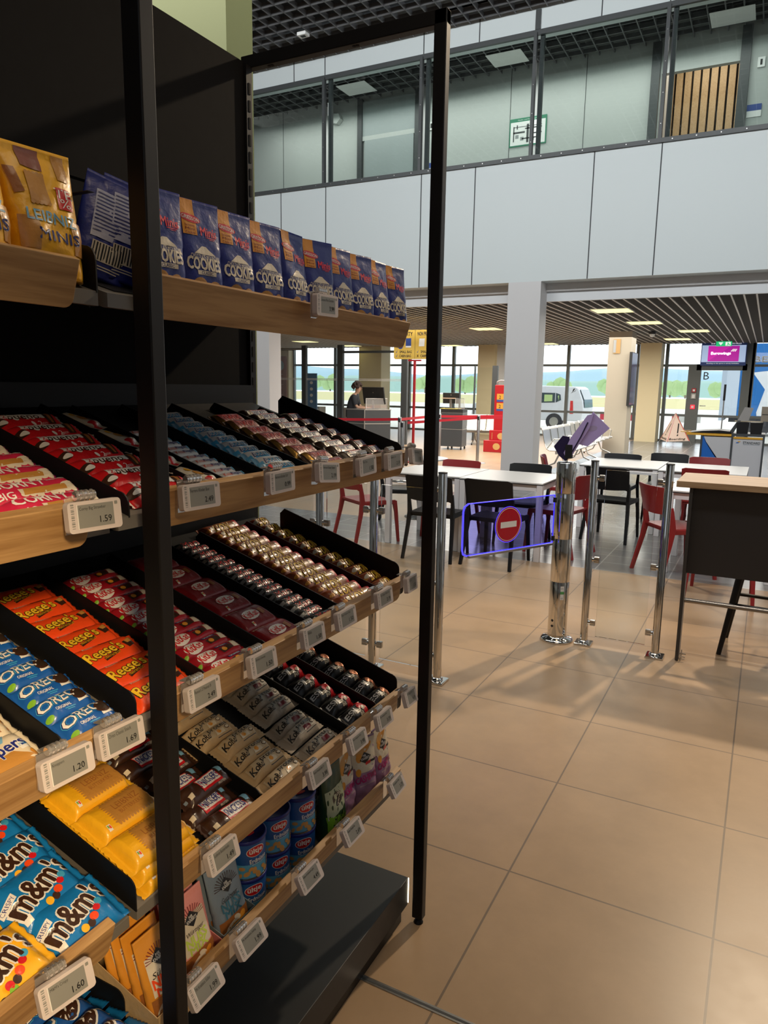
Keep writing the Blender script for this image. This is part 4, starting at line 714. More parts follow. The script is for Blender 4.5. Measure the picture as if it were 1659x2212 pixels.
# ------------------------------------------------------------------ chairs and tables
def make_chair(m, name='cafe_chair'):
    t = thing(name, '', 'chair')
    # local: faces +Y, back at -Y
    b = MB(); n = 10; V = []; V2 = []
    for i in range(n + 1):
        for j in range(n + 1):
            a = -1 + 2 * i / n; c = -1 + 2 * j / n
            x = .205 * a * (1 - .04 * (c < 0) * abs(c)); y = .20 * c + (-.02 * a * a if c > .9 else 0)
            z = .425 - .010 * (1 - a * a) * (1 - c * c) - .012 * max(0, c - .6) / .4 * 1
            V.append((x, y, z)); V2.append((x, y, z - .016))
    f = [(i * (n + 1) + j, (i + 1) * (n + 1) + j, (i + 1) * (n + 1) + j + 1, i * (n + 1) + j + 1) for i in range(n) for j in range(n)]
    N = len(V); b.add(V, f, m, True); b.add(V2, [tuple(reversed(q)) for q in f], m, True)
    lp = [i * (n + 1) for i in range(n + 1)] + [n * (n + 1) + j for j in range(1, n + 1)] + [i * (n + 1) + n for i in range(n - 1, -1, -1)] + [j for j in range(n - 1, 0, -1)]
    b.add([V[k] for k in lp] + [V2[k] for k in lp], [(k, (k + 1) % len(lp), len(lp) + (k + 1) % len(lp), len(lp) + k) for k in range(len(lp))], m)
    b.beam([(-.195, .185, .395), (.195, .185, .395)], [(.03, .03)] * 2, m, (0, 1, 0)); b.beam([(-.19, -.17, .40), (.19, -.17, .40)], [(.03, .03)] * 2, m, (0, 1, 0))
    for s_ in (-1, 1): b.beam([(.195 * s_, -.18, .40), (.195 * s_, .19, .40)], [(.026, .04)] * 2, m)
    b.build('seat', t, .004)
    b = MB(); n = 12; q = 5; V = []; V2 = []
    for i in range(n + 1):
        for j in range(q + 1):
            a = -1 + 2 * i / n; c = j / q; z = .545 + .22 * c; cr = .012 if (j == q and i in (0, n)) else 0
            x = (.215 + .004 * c) * a; y = -.205 - .055 * c - .045 * (1 - a * a); z -= .02 * (j == 0) * (abs(a) > .9) + cr + .012 * (1 - c) * (1 - a * a) * 1
            V.append((x, y, z)); V2.append((x, y - .013, z))
    f = [(i * (q + 1) + j, (i + 1) * (q + 1) + j, (i + 1) * (q + 1) + j + 1, i * (q + 1) + j + 1) for i in range(n) for j in range(q)]
    b.add(V, f, m, True); b.add(V2, [tuple(reversed(k)) for k in f], m, True)
    lp = [i * (q + 1) for i in range(n + 1)] + [n * (q + 1) + j for j in range(1, q + 1)] + [i * (q + 1) + q for i in range(n - 1, -1, -1)] + [j for j in range(q - 1, 0, -1)]
    b.add([V[k] for k in lp] + [V2[k] for k in lp], [(k, (k + 1) % len(lp), len(lp) + (k + 1) % len(lp), len(lp) + k) for k in range(len(lp))], m)
    b.build('backrest', t, .003)
    for s_ in (-1, 1):
        b = MB(); b.beam([(.23 * s_, -.275, 0), (.212 * s_, -.205, .30), (.205 * s_, -.185, .42), (.207 * s_, -.195, .50), (.208 * s_, -.212, .60)], [(.026, .030), (.030, .036), (.032, .048), (.026, .040), (.02, .03)], m); b.build('leg', t, .004)
        b = MB(); b.beam([(.212 * s_, .225, 0), (.20 * s_, .20, .30), (.192 * s_, .185, .41)], [(.024, .026), (.030, .034), (.034, .044)], m); b.build('leg', t, .004)
    return t
cb = make_chair(M_BPLA); cbk = tree(cb); cr = make_chair(M_RPLA); crk = tree(cr); usedc = {}
def chair(col, x, y, rz, label):
    r, k = (cb, cbk) if col == 'b' else (cr, crk); M = T(x, y, 0, rz)
    lb = ('black' if col == 'b' else 'red') + ' plastic cafe chair ' + label; gname = ('black' if col == 'b' else 'red') + ' cafe chairs'
    if col not in usedc: usedc[col] = 1; r.matrix_world = M; r['label'] = lb; r['group'] = gname
    else: dup(r, k, M, lb, gname)
chair('b', -1.42, 4.60, -.07, 'seen from behind through the glass gate with the no entry sign')
chair('b', -1.98, 4.56, .03, 'partly hidden by the far shelf post, at the front long table')
chair('b', -2.93, 5.72, -1.2, 'at the left end of the front table, behind the glass rail')
chair('r', -2.86, 4.83, -.55, 'at the left end of the front long table, nearest')
chair('b', -1.50, 5.55, pi + .02, 'behind the front long table, facing the camera')
chair('r', -2.25, 5.48, pi - .05, 'behind the front table, facing the camera, right of the shelf post')
chair('r', -1.07, 5.30, 1.35, 'directly behind the tall chrome gate bollard')
chair('r', -1.40, 6.95, -1.35, 'farther behind the chrome gate bollard, beside the black one')
chair('b', -.74, 6.25, -.12, 'seen from behind between two chrome posts, under the rear table')
chair('b', -.92, 7.40, pi - .05, 'beyond the rear long table, left of the other one')
chair('b', -.42, 7.82, pi, 'beyond the rear long table, right of the other one')
chair('r', .06, 7.55, pi + .05, 'beyond the rear long table, in front of the luggage kiosk')
chair('r', .09, 6.70, .03, 'before the rear table, back just above the oak counter')
chair('r', .03, 4.98, -.92, 'turned sideways in front of the right chrome post, behind the glass')
chair('r', .40, 4.42, .0, 'mostly hidden behind the black panel of the oak counter')
def table(x0, x1, y0, y1, label):
    t = thing('dining_table', label, 'table', ((x0 + x1) / 2, (y0 + y1) / 2, 0), group='white dining tables')
    w2, d2 = (x1 - x0) / 2, (y1 - y0) / 2
    b = MB(); b.box(-w2, w2, -d2, d2, .698, .709, M_TABLE); b.box(-w2 + .001, w2 - .001, -d2 + .001, d2 - .001, .690, .698, M_BLK); b.build('tabletop', t)
    b = MB()
    for s_ in (-1, 1): b.box(-w2 + .03, w2 - .03, s_ * (d2 - .03) - .012, s_ * (d2 - .03) + .012, .635, .690, M_TLEG); b.box(s_ * (w2 - .03) - .012, s_ * (w2 - .03) + .012, -d2 + .03, d2 - .03, .635, .690, M_TLEG)
    b.build('apron', t)
    for sx in (-1, 1):
        for sy in (-1, 1): b = MB(); b.box(sx * (w2 - .028) - .026, sx * (w2 - .028) + .026, sy * (d2 - .028) - .026, sy * (d2 - .028) + .026, 0, .690, M_TLEG); b.build('leg', t, .003)
table(-1.865, -1.085, 4.76, 5.56, 'white square dining table, right half of the front pair, nearest the glass gate')
table(-2.655, -1.875, 4.79, 5.59, 'white square dining table, left half of the front pair')
table(-1.20, -.375, 6.66, 7.6, 'white dining table, left half of the rear pair')
table(-.365, .47, 6.58, 7.52, 'white dining table, right half of the rear pair, in front of the kiosk')
table(-.09, .75, 4.98, 5.75, 'white dining table behind the oak counter, its corner beside the right chrome post')
t = thing('serving_pedestal', 'round steel pedestal table foot with a tray, behind the black chair at the left', 'table', (-2.95, 6.3, 0))
b = MB(); b.lathe([(.20, 0), (.20, .01), (.04, .02), (.035, .68), (.05, .69)], M_STEEL, 24); b.build('column', t)
b = MB(); b.lathe([(.3, .69), (.3, .705)], M_TABLE, 32); b.build('tabletop', t)

# ------------------------------------------------------------------ oak counter at the right
t = thing('bar_table', 'tall counter table with oak top, charcoal front panel and dark legs, right edge', 'table', (.28, 2.82, 0)); o_ = (.28, 2.82, 0)
x1_ = 1.9
b = MB(); b.box(.187 - .28, x1_ - .28, 2.83 - 2.82, 3.31 - 2.82, 1.004, 1.038, M_WOODT); b.build('tabletop', t, .0015)
b = MB(); b.box(.262 - .28, x1_ - .31, .055, .067, .515, 1.004, mat('counter_panel', (.022, .019, .018), .45)); b.build('front_panel', t)
for x in (.0, 1.55):
    b = MB(); b.box(x - .024, x - .006, .02, .105, .005, 1.004, mat('dark_steel', (.05, .046, .043), .4, .3)); b.box(x - .006, x - .0045, .022, .103, .03, .515, mat('leg_inner_steel', (.22, .20, .19), .4)); b.build('leg', t, .001)
    b = MB(); b.box(x - .006, x + .075, .085, .10, .0, 1.0, mat('dark_steel_side', (.16, .15, .14), .35, .6)) if 0 else b.box(x - .006, x + .05, .10, .105, .51, 1.0, MATS['dark_steel']); b.build('side_plate', t)
    for y in (.03, .085): b = MB(); b.box(x - .006, x + .028, y, y + .006, .022, .03, M_STEEL); b.tube([(x + .004, y + .003, .0), (x + .004, y + .003, .05)], .003, M_STEEL, 8); b.build('levelling_bolt', t)
b = MB(); b.tube([(-.006, .06, .355), (1.55, .06, .355)], .0135, mat('dark_chrome', (.28, .25, .22), .15, 1.), 16); b.build('footrest', t)
# bar stool behind it
t = thing('bar_stool', 'black plastic bar stool with splayed legs tucked under the oak counter', 'stool', (.66, 3.25, 0))
b = MB(); b.lathe([(.17, .70), (.19, .71), (.18, .73), (.02, .722)], M_BPLA, 24); b.build('seat', t)
for a in range(4):
    an = a * pi / 2 + .72; b = MB(); b.tube([(.25 * cos(an), .25 * sin(an), .0), (.17 * cos(an), .17 * sin(an), .40), (.11 * cos(an), .11 * sin(an), .705)], [.014, .020, .026], M_BPLA, 10); b.build('leg', t)
b = MB(); b.tube([(.19 * cos(.72 + k * pi / 2), .19 * sin(.72 + k * pi / 2), .30) for k in range(5)], .011, M_BPLA, 8); b.build('foot_ring', t)

# ------------------------------------------------------------------ gate and glass rail
t = thing('gate_bollard', 'tall polished chrome gate bollard with three ringed sections on a round foot', 'bollard', (-.43, 2.85, 0))
b = MB(); pr = []
for z0, z1 in ((.012, .375), (.380, .640), (.645, .915), (.920, 1.10)): pr += [(.0560, z0), (.0575, z0 + .004), (.0575, z1 - .004), (.0560, z1)]
pr += [(.050, 1.104), (.01, 1.106)]; b.lathe(pr, M_CHROME, 48); b.build('column', t)
b = MB(); b.lathe([(.098, 0), (.100, .004), (.098, .014), (.085, .022), (.062, .024), (.058, .03)], M_CHROME, 40); b.build('foot', t)
b = MB()
for z in (.10, .135): b.lathe([(.008, 0), (.008, .002)], M_BLK, 12, M=Matrix.Rotation(-.35, 4, 'Z') @ Matrix.Translation((0, -.0565, z)) @ Matrix.Rotation(pi / 2, 4, 'X'))
Fb = lambda u, v, e: ((.0577 + e) * cos(u / .0577 - 1.05), (.0577 + e) * sin(u / .0577 - 1.05), v)
b.dr(-.010, .27, .012, .355, M_WHT, Fb, .0002, 4, 1); b.dr(-.010, .305, .012, .322, foil('label_green', (.1, .4, .12)), Fb, .0004, 4, 1); b.dt('CE', 0, .28, .012, .008, M_BLK, Fb, .0005); b.dt('230V', 0, .34, .016, .006, M_BLK, Fb, .0005)
b.build('service_label', t)
b = MB()
for z in (.66, .67, .87, .89): b.tube([(-.052, -.035, z), (-.058, -.04, z)], .005, M_STEEL, 8)
b.build('hinge_screws', t)
BLUE_E = mat('blue_lit_glass_edge', (.06, .05, 1), .3, emit=1.6)
PURG = glass('violet_glass', (.60, .60, .95), ior=1.2)
t = thing('glass_gate', 'swing gate of clear glass with a glowing blue edge and a red no entry sign', 'gate', (-.44, 2.80, 0)); 
dv = Vector((-.35, -.68, 0)).normalized(); ang = math.atan2(dv.y, dv.x); t.rotation_euler = (0, 0, ang)
Lg = .765; F = lambda a, c, d: (a, d, c)
pts = [(.055, .628), (Lg - .035, .628), (Lg - .008, .640), (Lg, .665), (Lg, .875), (Lg - .008, .900), (Lg - .035, .915), (.055, .915)]
b = MB(); b.prism(pts, -.004, .004, PURG, F); b.build('pane', t)
b = MB(); rg = [(Lg - .035, .628), (Lg - .008, .640), (Lg, .665), (Lg, .875), (Lg - .008, .900), (Lg - .035, .915)]
b.tube([(a, 0, c) for a, c in rg], .0052, BLUE_E, 8); b.tube([(.055, 0, .915), (Lg - .035, 0, .915)], .0030, BLUE_E, 6); b.tube([(.055, 0, .630), (Lg - .035, 0, .630)], .0026, BLUE_E, 6); b.tube([(.055, 0, .63), (.055, 0, .915)], .003, BLUE_E, 6); b.build('lit_edge', t)
b = MB(); b.box(.055, Lg - .05, -.007, .007, .614, .626, M_STEEL); b.build('bottom_rail', t)
b = MB(); b.box(.045, .058, -.008, .008, .64, .67, M_CHROME); b.box(.045, .058, -.008, .008, .87, .90, M_CHROME); b.build('hinge', t)
Fs = lambda u, v, e: (.43 - u, .0045 + e, .775 + v)
b = MB(); b.de(0, 0, .103, .103, BLUE_E, Fs, .0003, 0, 40); b.de(0, 0, .100, .100, M_RED, Fs, .001, 0, 40); b.de(0, 0, .094, .094, M_WHT, Fs, .0014, 0, 40); b.de(0, 0, .0905, .0905, foil('sign_red', (.50, .005, .02)), Fs, .0018, 0, 40); b.dr(-.062, -.017, .062, .017, M_WHT, Fs, .0024, 1, 1); b.build('no_entry_sign', t)
def post(x, y, h, label, clamps, r=.0225, sq=True):
    t = thing('rail_post', label, 'post', (x, y, 0), group='chrome rail posts')
    b = MB(); b.lathe([(r, .01), (r, h - .003), (r - .002, h), (.002, h + .001)], M_CHROME, 32); b.build('tube', t)
    b = MB(); b.lathe([(r + .001, h - .003), (r + .001, h + .003), (.001, h + .0045)], M_BLK, 24); b.build('cap', t)
    b = MB(); b.box(-.05, .05, -.05, .05, 0, .012, M_CHROME); b.lathe([(.034, .012), (.032, .02), (.024, .026)], M_CHROME, 24); b.build('foot_plate', t, .004)
    for z, s_ in clamps:
        b = MB(); b.tube([(s_ * r * .9, 0, z), (s_ * (r + .035), 0, z)], .013, M_CHROME, 14); b.box(min(s_ * .03, s_ * .062), max(s_ * .03, s_ * .062), -.012, .012, z - .018, z + .018, M_STEEL); b.build('glass_clamp', t, .004)
post(-.268, 2.862, 1.118, 'chrome rail post just right of the tall gate bollard', [(z, 1) for z in (.14, .53, 1.02)])
post(.146, 2.85, 1.125, 'chrome rail post left of the oak counter leg', [(z, -1) for z in (.14, .53, 1.02)])
post(-.815, 1.885, 1.105, 'chrome rail post beside the far shelf post', [(z, -1) for z in (.14, .53, 1.02)])
post(-1.205, 1.885, 1.085, 'chrome rail post seen between the shelf tiers, right one', [(z, s_) for z in (.14, .88) for s_ in (-1, 1)])
post(-1.545, 1.885, 1.085, 'chrome rail post seen between the shelf tiers, left one', [(z, s_) for z in (.14, .78) for s_ in (-1, 1)])
for x0, x1, y, z1, lb in ((-.20, .085, 2.856, 1.07, 'clear glass rail panel between the two chrome posts left of the counter'), (-1.16, -.86, 1.885, 1.02, 'clear glass rail panel left of the post beside the far shelf post'), (-1.50, -1.25, 1.885, 1.02, 'clear glass rail panel between the chrome posts behind the shelves'), (-3.3, -1.59, 1.885, 1.02, 'long clear glass rail panel running left behind the gondola')):
    b = MB(); b.box(x0, x1, -.004, .004, .06, z1, M_GLASS); b.build('glass_rail_panel', M=T(0, y, 0), label=lb, category='glass panel', group='glass rail panels')
t = thing('leaflet_holder', 'purple booklet and dark card clipped upright on top of the chrome gate bollard', 'leaflets', (-.43, 2.85, 1.106))
PURP = mat('purple_card', (.50, .39, .74), .45); DPUR = mat('dark_violet_card', (.02, .012, .06), .4)
b = MB(); b.tube([(0, 0, 0), (.0, 0, .05), (.012, -.004, .09), (.02, 0, .13)], .003, M_BLK, 8); b.box(-.012, .03, -.012, .012, .02, .10, M_BLK); b.build('clip', t)
Fp = lambda a, c, d: (a, d - .0, c)
b = MB(); b.prism([(-.005, .02), (.02, .02), (.12, .20), (.14, .285), (.105, .275), (.015, .14), (-.02, .05)], -.010, -.004, PURP, Fp); b.prism([(.035, .11), (.115, .095), (.235, .205), (.135, .295)], -.003, .001, PURP, Fp)
b.de(.135, .20, .030, .016, mat('pale_purple_print', (.42, .34, .55), .5), lambda u, v, e: (u, -.003 - e, v), .0004, .2); b.tube([(.03, -.011, .06), (.075, -.011, .15), (.11, -.011, .235)], .004, DPUR, 6); b.build('booklet', t)
b = MB(); b.prism([(-.085, .085), (-.035, .15), (.005, .145), (.02, .03), (-.01, .0), (-.05, .03)], .004, .008, DPUR, Fp); b.build('dark_card', t)

# ------------------------------------------------------------------ bag sign, stanchions, belts
YS = mat('sign_yellow', (.70, .46, .08), .5); SB = mat('sign_blue', (.03, .07, .30), .5)
t = thing('bag_size_sign', 'yellow cabin bag size sign on a red pole behind the shelf end', 'sign', (-5.76, 11.95, 0))
b = MB(); b.tube([(0, 0, .02), (0, 0, 2.05)], .028, M_RED, 12); b.box(-.14, .14, -.02, .02, 2.03, 2.06, M_RED); b.build('pole', t)
b = MB(); b.box(-.2, .2, -.15, .15, 0, .02, M_RED); b.build('base', t)
b = MB(); b.prism([(-.47, 2.10), (-.44, 2.07), (.44, 2.07), (.47, 2.10), (.47, 2.64), (-.47, 2.64)], -.012, .012, YS, F)
Fq = lambda u, v, e: (u, -.0125 - e, v)
b.dr(-.003, 2.08, .003, 2.64, M_BLK, Fq, .0005, 1, 1)
for s_, t1 in ((-1, 'PRIORITY'), (1, 'NON PRIORITY')):
    cx = .235 * s_; b.dt(t1, cx, 2.565, .36, .075, SB, Fq, .001, off=.02)
    b.de(cx - .09, 2.37, .075, .10, SB, Fq, .0008) if s_ < 0 else None
    b.dq([(cx - .15, 2.30), (cx - .02, 2.32), (cx - .0, 2.47), (cx - .14, 2.47)], mat('bag_grey', (.35, .33, .30), .6), Fq, .0012, 1, 1) if s_ < 0 else b.dq([(cx - .15, 2.32), (cx - .03, 2.32), (cx - .02, 2.47), (cx - .14, 2.47)], M_WHT, Fq, .0012, 1, 1)
    b.dr(cx + .03, 2.33, cx + .15, 2.48, SB, Fq, .0012, 1, 1); b.dr(cx + .03, 2.30, cx + .15, 2.33, M_WHT, Fq, .0012, 1, 1)
    b.dt('SMALL BAG', cx + .03, 2.215, .27, .05, SB, Fq, .001, off=.02); b.dt('CABIN BAG', cx + .02, 2.135, .26, .05, SB, Fq, .001, off=.02)
    for z, bad in ((2.215, 0), (2.135, s_ > 0)):
        if bad: b.dt('x', cx - .17, z, .04, .045, M_RED, Fq, .001, off=.02)
        else: b.dq([(cx - .19, z), (cx - .18, z + .005), (cx - .172, z - .012), (cx - .177, z - .022)], SB, Fq, .001, 1, 1); b.dq([(cx - .178, z - .022), (cx - .172, z - .02), (cx - .152, z + .028), (cx - .158, z + .028)], SB, Fq, .001, 1, 1)
b.build('sign_board', t)
RB = mat('red_belt', (.58, .012, .03), .55)
def stanchion(x, y, label, r=.032, h=.97):
    t = thing('belt_stanchion', label, 'stanchion', (x, y, 0), group='belt barrier stanchions')
    b = MB(); b.lathe([(.17, 0), (.17, .012), (.05, .025), (r, .03)], M_STEEL, 28); b.build('base', t)
    b = MB(); b.lathe([(r, .02), (r, h - .01), (r * .9, h)], M_STEEL, 20); b.build('post', t)
    b = MB(); b.box(-r * .6, r * .6, -r - .006, -r + .006, h - .09, h - .02, M_BLK); b.build('belt_slot', t)
stanchion(-5.56, 12.83, 'steel belt stanchion right of the far shelf post, nearer the black desk'); stanchion(-4.60, 12.6, 'steel belt stanchion in front of the bench, left of the white column')
stanchion(-4.60, 9.1, 'steel belt stanchion left of the red sign pole, front one'); stanchion(-5.4, 10.6, 'steel belt stanchion left of the red sign pole, rear one')
def belt(p0, p1, sag, label, w_=.05):
    b = MB(); n = 10; V = []
    for i in range(n + 1):
        a = i / n; q = Vector(p0).lerp(Vector(p1), a); q.z -= sag * 4 * a * (1 - a)
        for dz in (-w_ / 2, w_ / 2): V.append((q.x, q.y, q.z + dz))
    d = (Vector(p1) - Vector(p0)).cross(Vector((0, 0, 1))).normalized() * .001
    f = [(2 * i, 2 * i + 2, 2 * i + 3, 2 * i + 1) for i in range(n)]
    b.add([tuple(Vector(q) + d) for q in V], f, RB, True); b.add([tuple(Vector(q) - d) for q in V], [tuple(reversed(q)) for q in f], RB, True)
    b.build('barrier_belt', label=label, category='barrier belt', group='red barrier belts')
belt((-8.9, 11.2, .86), (-5.43, 10.6, .93), .03, 'red barrier belt running in front of the desk with the person'); belt((-4.60, 9.1, .90), (-3.2, 10.9, .95), .0, 'red barrier belt right of the sign pole, lower one') if 0 else None
belt((-5.37, 10.6, .93), (-5.56, 12.8, .93), .0, 'short red barrier belt between the stanchions behind the sign pole')
belt((-5.53, 12.83, .915), (-4.1, 13.8, .955), .01, 'red barrier belt passing in front of the red display stand, upper one'); belt((-5.53, 11.2, .84), (-4.63, 12.6, .92), .0, 'red barrier belt ending at the stanchion before the bench'); belt((-4.57, 12.6, .92), (-3.9, 13.5, .93), .0, 'red barrier belt from the bench stanchion to the white column')

# ------------------------------------------------------------------ desks, person
DK = mat('desk_charcoal', (.045, .05, .055), .35); DE = mat('desk_edge_aluminium', (.5, .48, .45), .35, .8)
t = thing('service_desk', 'dark grey service desk with pale aluminium edges, the person working behind it', 'desk', (-8.2, 14.4, 0))
def xy(poly, z0, z1, m, b_): b_.prism(poly, z0, z1, m, lambda a, c, d: (a, c, d))
P4 = [(-.55, -.05), (.05, -.22), (.50, .30), (-.05, .55)]
b = MB(); xy(P4, .03, .60, DK, b); xy([(q[0] * 1.0, q[1]) for q in P4], .62, .94, DK, b); b.build('body', t)
b = MB(); xy([(q[0] * 1.02, q[1] * 1.02) for q in P4], .60, .62, DE, b); xy([(q[0] * 1.03, q[1] * 1.03) for q in P4], .94, .96, DE, b); b.tube([(.05, -.222, .03), (.05, -.222, .94)], .012, DE, 6); b.build('edging', t)
b = MB(); xy([(.05, -.16), (.42, .26), (.41, .27), (.04, -.15)], .96, 1.22, M_ACRYL, b); b.tube([(.05, -.16, .96), (.05, -.16, 1.22), (.42, .26, 1.22), (.42, .26, .96)], .010, DE, 6); b.build('acrylic_screen', t)
def monitor(x, y, z, rz, tilt, label, w_=.50, h_=.34, stand=True):
    t = thing('monitor', label, 'monitor', M=T(x, y, z, rz)); Mt = Matrix.Translation((0, 0, .12 + h_ / 2)) @ Matrix.Rotation(tilt, 4, 'X')
    b = MB(); b.box(-w_ / 2, w_ / 2, -.012, .02, -h_ / 2, h_ / 2, M_BLK, Mt); b.box(-w_ / 2 + .01, w_ / 2 - .01, .02, .022, -h_ / 2 + .01, h_ / 2 - .01, mat('dark_screen', (.02, .022, .03), .1), Mt)
    b.de(0, .02, .012, .012, M_STEEL, lambda u, v, e: tuple(Mt @ Vector((u, -.0125 - e, v + .06))), .0006); b.build('screen', t)
    b = MB(); b.box(-.03, .03, -.035, -.012, .0, .22, M_STEEL); b.build('stem', t); b = MB(); b.box(-.12, .12, -.12, .06, 0, .012, M_BLK); b.build('base', t)
monitor(-8.14, 14.62, .96, -.15, .22, 'large black monitor on the service desk, back turned to the camera', .66, .42)
t = thing('office_chair', 'grey shell office chair behind the service desk', 'chair', (-9.2, 15.4, 0))
b = MB(); b.lathe([(.26, .95), (.24, .7), (.25, .5), (.2, .46)], mat('grey_shell', (.25, .24, .22), .6), 16); b.build('backrest', t); b = MB(); b.tube([(0, 0, .06), (0, 0, .46)], .03, M_STEEL, 8); b.build('stem', t)
for k in range(4): b = MB(); b.tube([(0, 0, .08), (.28 * cos(k * pi / 2), .28 * sin(k * pi / 2), .02)], .018, M_STEEL, 6); b.build('leg', t)
def skin(name, pts, edges, rad, m, parent, sub=2, root=0):
    me = bpy.data.meshes.new(name); me.from_pydata(pts, edges, []); me.materials.append(m); o = bpy.data.objects.new(name, me); COL.objects.link(o); o.parent = parent
    md = o.modifiers.new('skin', 'SKIN'); md.use_smooth_shade = True
    if not me.skin_vertices: me.attributes.new('x', 'FLOAT', 'POINT')
    for i, r in enumerate(rad): me.skin_vertices[0].data[i].radius = (r, r) if not isinstance(r, tuple) else r
    for d_ in me.skin_vertices[0].data: d_.use_root = False
    me.skin_vertices[0].data[root].use_root = True
    s = o.modifiers.new('sub', 'SUBSURF'); s.levels = s.render_levels = sub
    return o
p = thing('person', 'person with curly dark hair and glasses in black polo shirt, leaning over the desk', 'person', (-8.85, 14.72, -.04), -1.25)
SKIN = mat('skin', (.42, .24, .16), .55); HAIR = mat('dark_brown_hair', (.03, .014, .010), .8, bump=1., bscale=60); SHIRT = mat('black_shirt', (.012, .013, .018), .8); TROU = mat('dark_trousers', (.012, .013, .02), .8)
# local: faces +Y
pts = [(0, 0, .86), (0, .02, 1.02), (0, .07, 1.20), (0, .10, 1.31), (0, .13, 1.37), (0, .17, 1.43), (0, .185, 1.50), (0, .18, 1.56)]; rad = [(.15, .10), (.14, .10), (.16, .11), (.13, .085), (.045, .045), (.06, .068), (.072, .088), (.055, .065)]; ed = [(i, i + 1) for i in range(7)]
def limb(a, q, rs):
    k = a
    for pt, r in zip(q, rs): pts.append(pt); rad.append(r); ed.append((k, len(pts) - 1)); k = len(pts) - 1
    return k
for s_ in (-1, 1):
    w_ = limb(3, [(.17 * s_, .10, 1.29), (.205 * s_, .14, 1.16), (.22 * s_, .20, 1.04), (.16 * s_, .34, 1.02), (.10 * s_, .43, 1.01), (.085 * s_, .475, 1.005)], [.052, .044, .036, .032, .024, (.032, .016)])
    for f_, (dx, L_) in enumerate(((-.024, .060), (-.008, .070), (.008, .066), (.023, .050))):
        limb(w_, [(.085 * s_ + dx, .51, 1.005), (.085 * s_ + dx * 1.1, .51 + L_ * .6, .998), (.085 * s_ + dx * 1.1, .51 + L_, .985)], [.009, .008, .006])
    limb(w_, [(.055 * s_, .49, 1.0), (.045 * s_, .525, .99)], [.010, .008])
    limb(0, [(.09 * s_, .0, .80), (.10 * s_, .02, .46), (.10 * s_, -.02, .08), (.10 * s_, .10, .04)], [.085, .06, .045, .035])
skin('body', pts, ed, rad, SKIN, p)
b = MB(); rings = []
for z, rx, ry, y in ((.93, .165, .125, .0), (1.02, .165, .13, .02), (1.14, .175, .135, .05), (1.25, .185, .13, .085), (1.32, .165, .105, .10), (1.365, .07, .07, .125)): rings.append([(rx * cos(2 * pi * k / 20), y + ry * sin(2 * pi * k / 20), z) for k in range(20)])
b.loft(rings, SHIRT)
for s_ in (-1, 1): b.tube([(.13 * s_, .10, 1.30), (.185 * s_, .115, 1.25), (.21 * s_, .145, 1.15), (.217 * s_, .165, 1.09)], [.07, .066, .058, .056], SHIRT, 12)
b.build('polo_shirt', p)
b = MB(); rings = []
for z, rx, ry in ((.96, .17, .13), (.86, .175, .13), (.78, .18, .13)): rings.append([(rx * cos(2 * pi * k / 16), ry * sin(2 * pi * k / 16), z) for k in range(16)])
b.loft(rings, TROU)
for s_ in (-1, 1): b.tube([(.09 * s_, 0, .84), (.10 * s_, .02, .46), (.10 * s_, -.02, .06)], [.10, .075, .06], TROU, 12)
b.build('trousers', p)
b = MB(); rnd = random.Random(4)
for i in range(46):
    a = rnd.uniform(0, 2 * pi); e_ = rnd.uniform(-.35, 1.5); R_ = .118
    x, y, z = R_ * cos(a) * cos(e_), .155 + R_ * sin(a) * cos(e_), 1.545 + R_ * .9 * sin(e_)
    if y > .225 and z < 1.585: continue
    r_ = rnd.uniform(.034, .052); b.lathe([(.001, -r_), (r_ * .7, -r_ * .7), (r_, 0), (r_ * .7, r_ * .7), (.001, r_)], HAIR, 8, (x, y, z), caps=False)
b.build('hair', p)
b = MB()
for s_ in (-1, 1): b.tube([(.030 * s_ + .022 * cos(k * pi / 5), .268, 1.515 + .016 * sin(k * pi / 5)) for k in range(11)], .0025, M_BLK, 5); b.tube([(.052 * s_, .268, 1.52), (.078 * s_, .19, 1.525)], .0025, M_BLK, 5)
b.build('glasses', p)
b = MB(); b.tube([(0, .258, 1.525), (0, .282, 1.495), (0, .27, 1.487)], [.008, .013, .008], SKIN, 8); b.tube([(-.022, .255, 1.462), (0, .262, 1.460), (.022, .255, 1.462)], .005, mat('lips', (.35, .10, .09), .5), 6)
for s_ in (-1, 1): b.lathe([(.001, -.007), (.007, 0), (.001, .007)], M_BLK, 8, (.028 * s_, .256, 1.515), caps=False); b.lathe([(.001, -.02), (.012, 0), (.001, .02)], SKIN, 8, (.078 * s_, .18, 1.505), caps=False)
b.build('face', p)
t = thing('rolling_desk', 'black rolling check desk on castors between the shelf post and the bench', 'desk', (-6.25, 15.25, 0), .12)
b = MB(); b.box(-.32, .24, 0, .45, .08, .50, DK); b.box(-.32, .24, 0, .45, .51, .90, DK); b.box(-.32, .24, .0, .45, .91, 1.0, M_BLK); b.box(-.33, .25, -.005, .46, .50, .51, DE); b.box(-.33, .25, -.005, .46, .90, .908, DE); b.box(-.33, .10, -.01, .42, 1.0, 1.012, mat('yellow_edge', (.6, .5, .1), .5)); b.build('body', t)
for x in (-.12, .21):
    b = MB(); b.tube([(x - .015, .04, .035), (x + .015, .04, .035)], .034, M_BLK, 14); b.box(x - .008, x + .008, .02, .06, .035, .08, M_BLK); b.build('castor', t)
    b = MB(); b.tube([(x - .015, .40, .035), (x + .015, .40, .035)], .034, M_BLK, 14); b.box(x - .008, x + .008, .38, .42, .035, .08, M_BLK); b.build('castor', t)
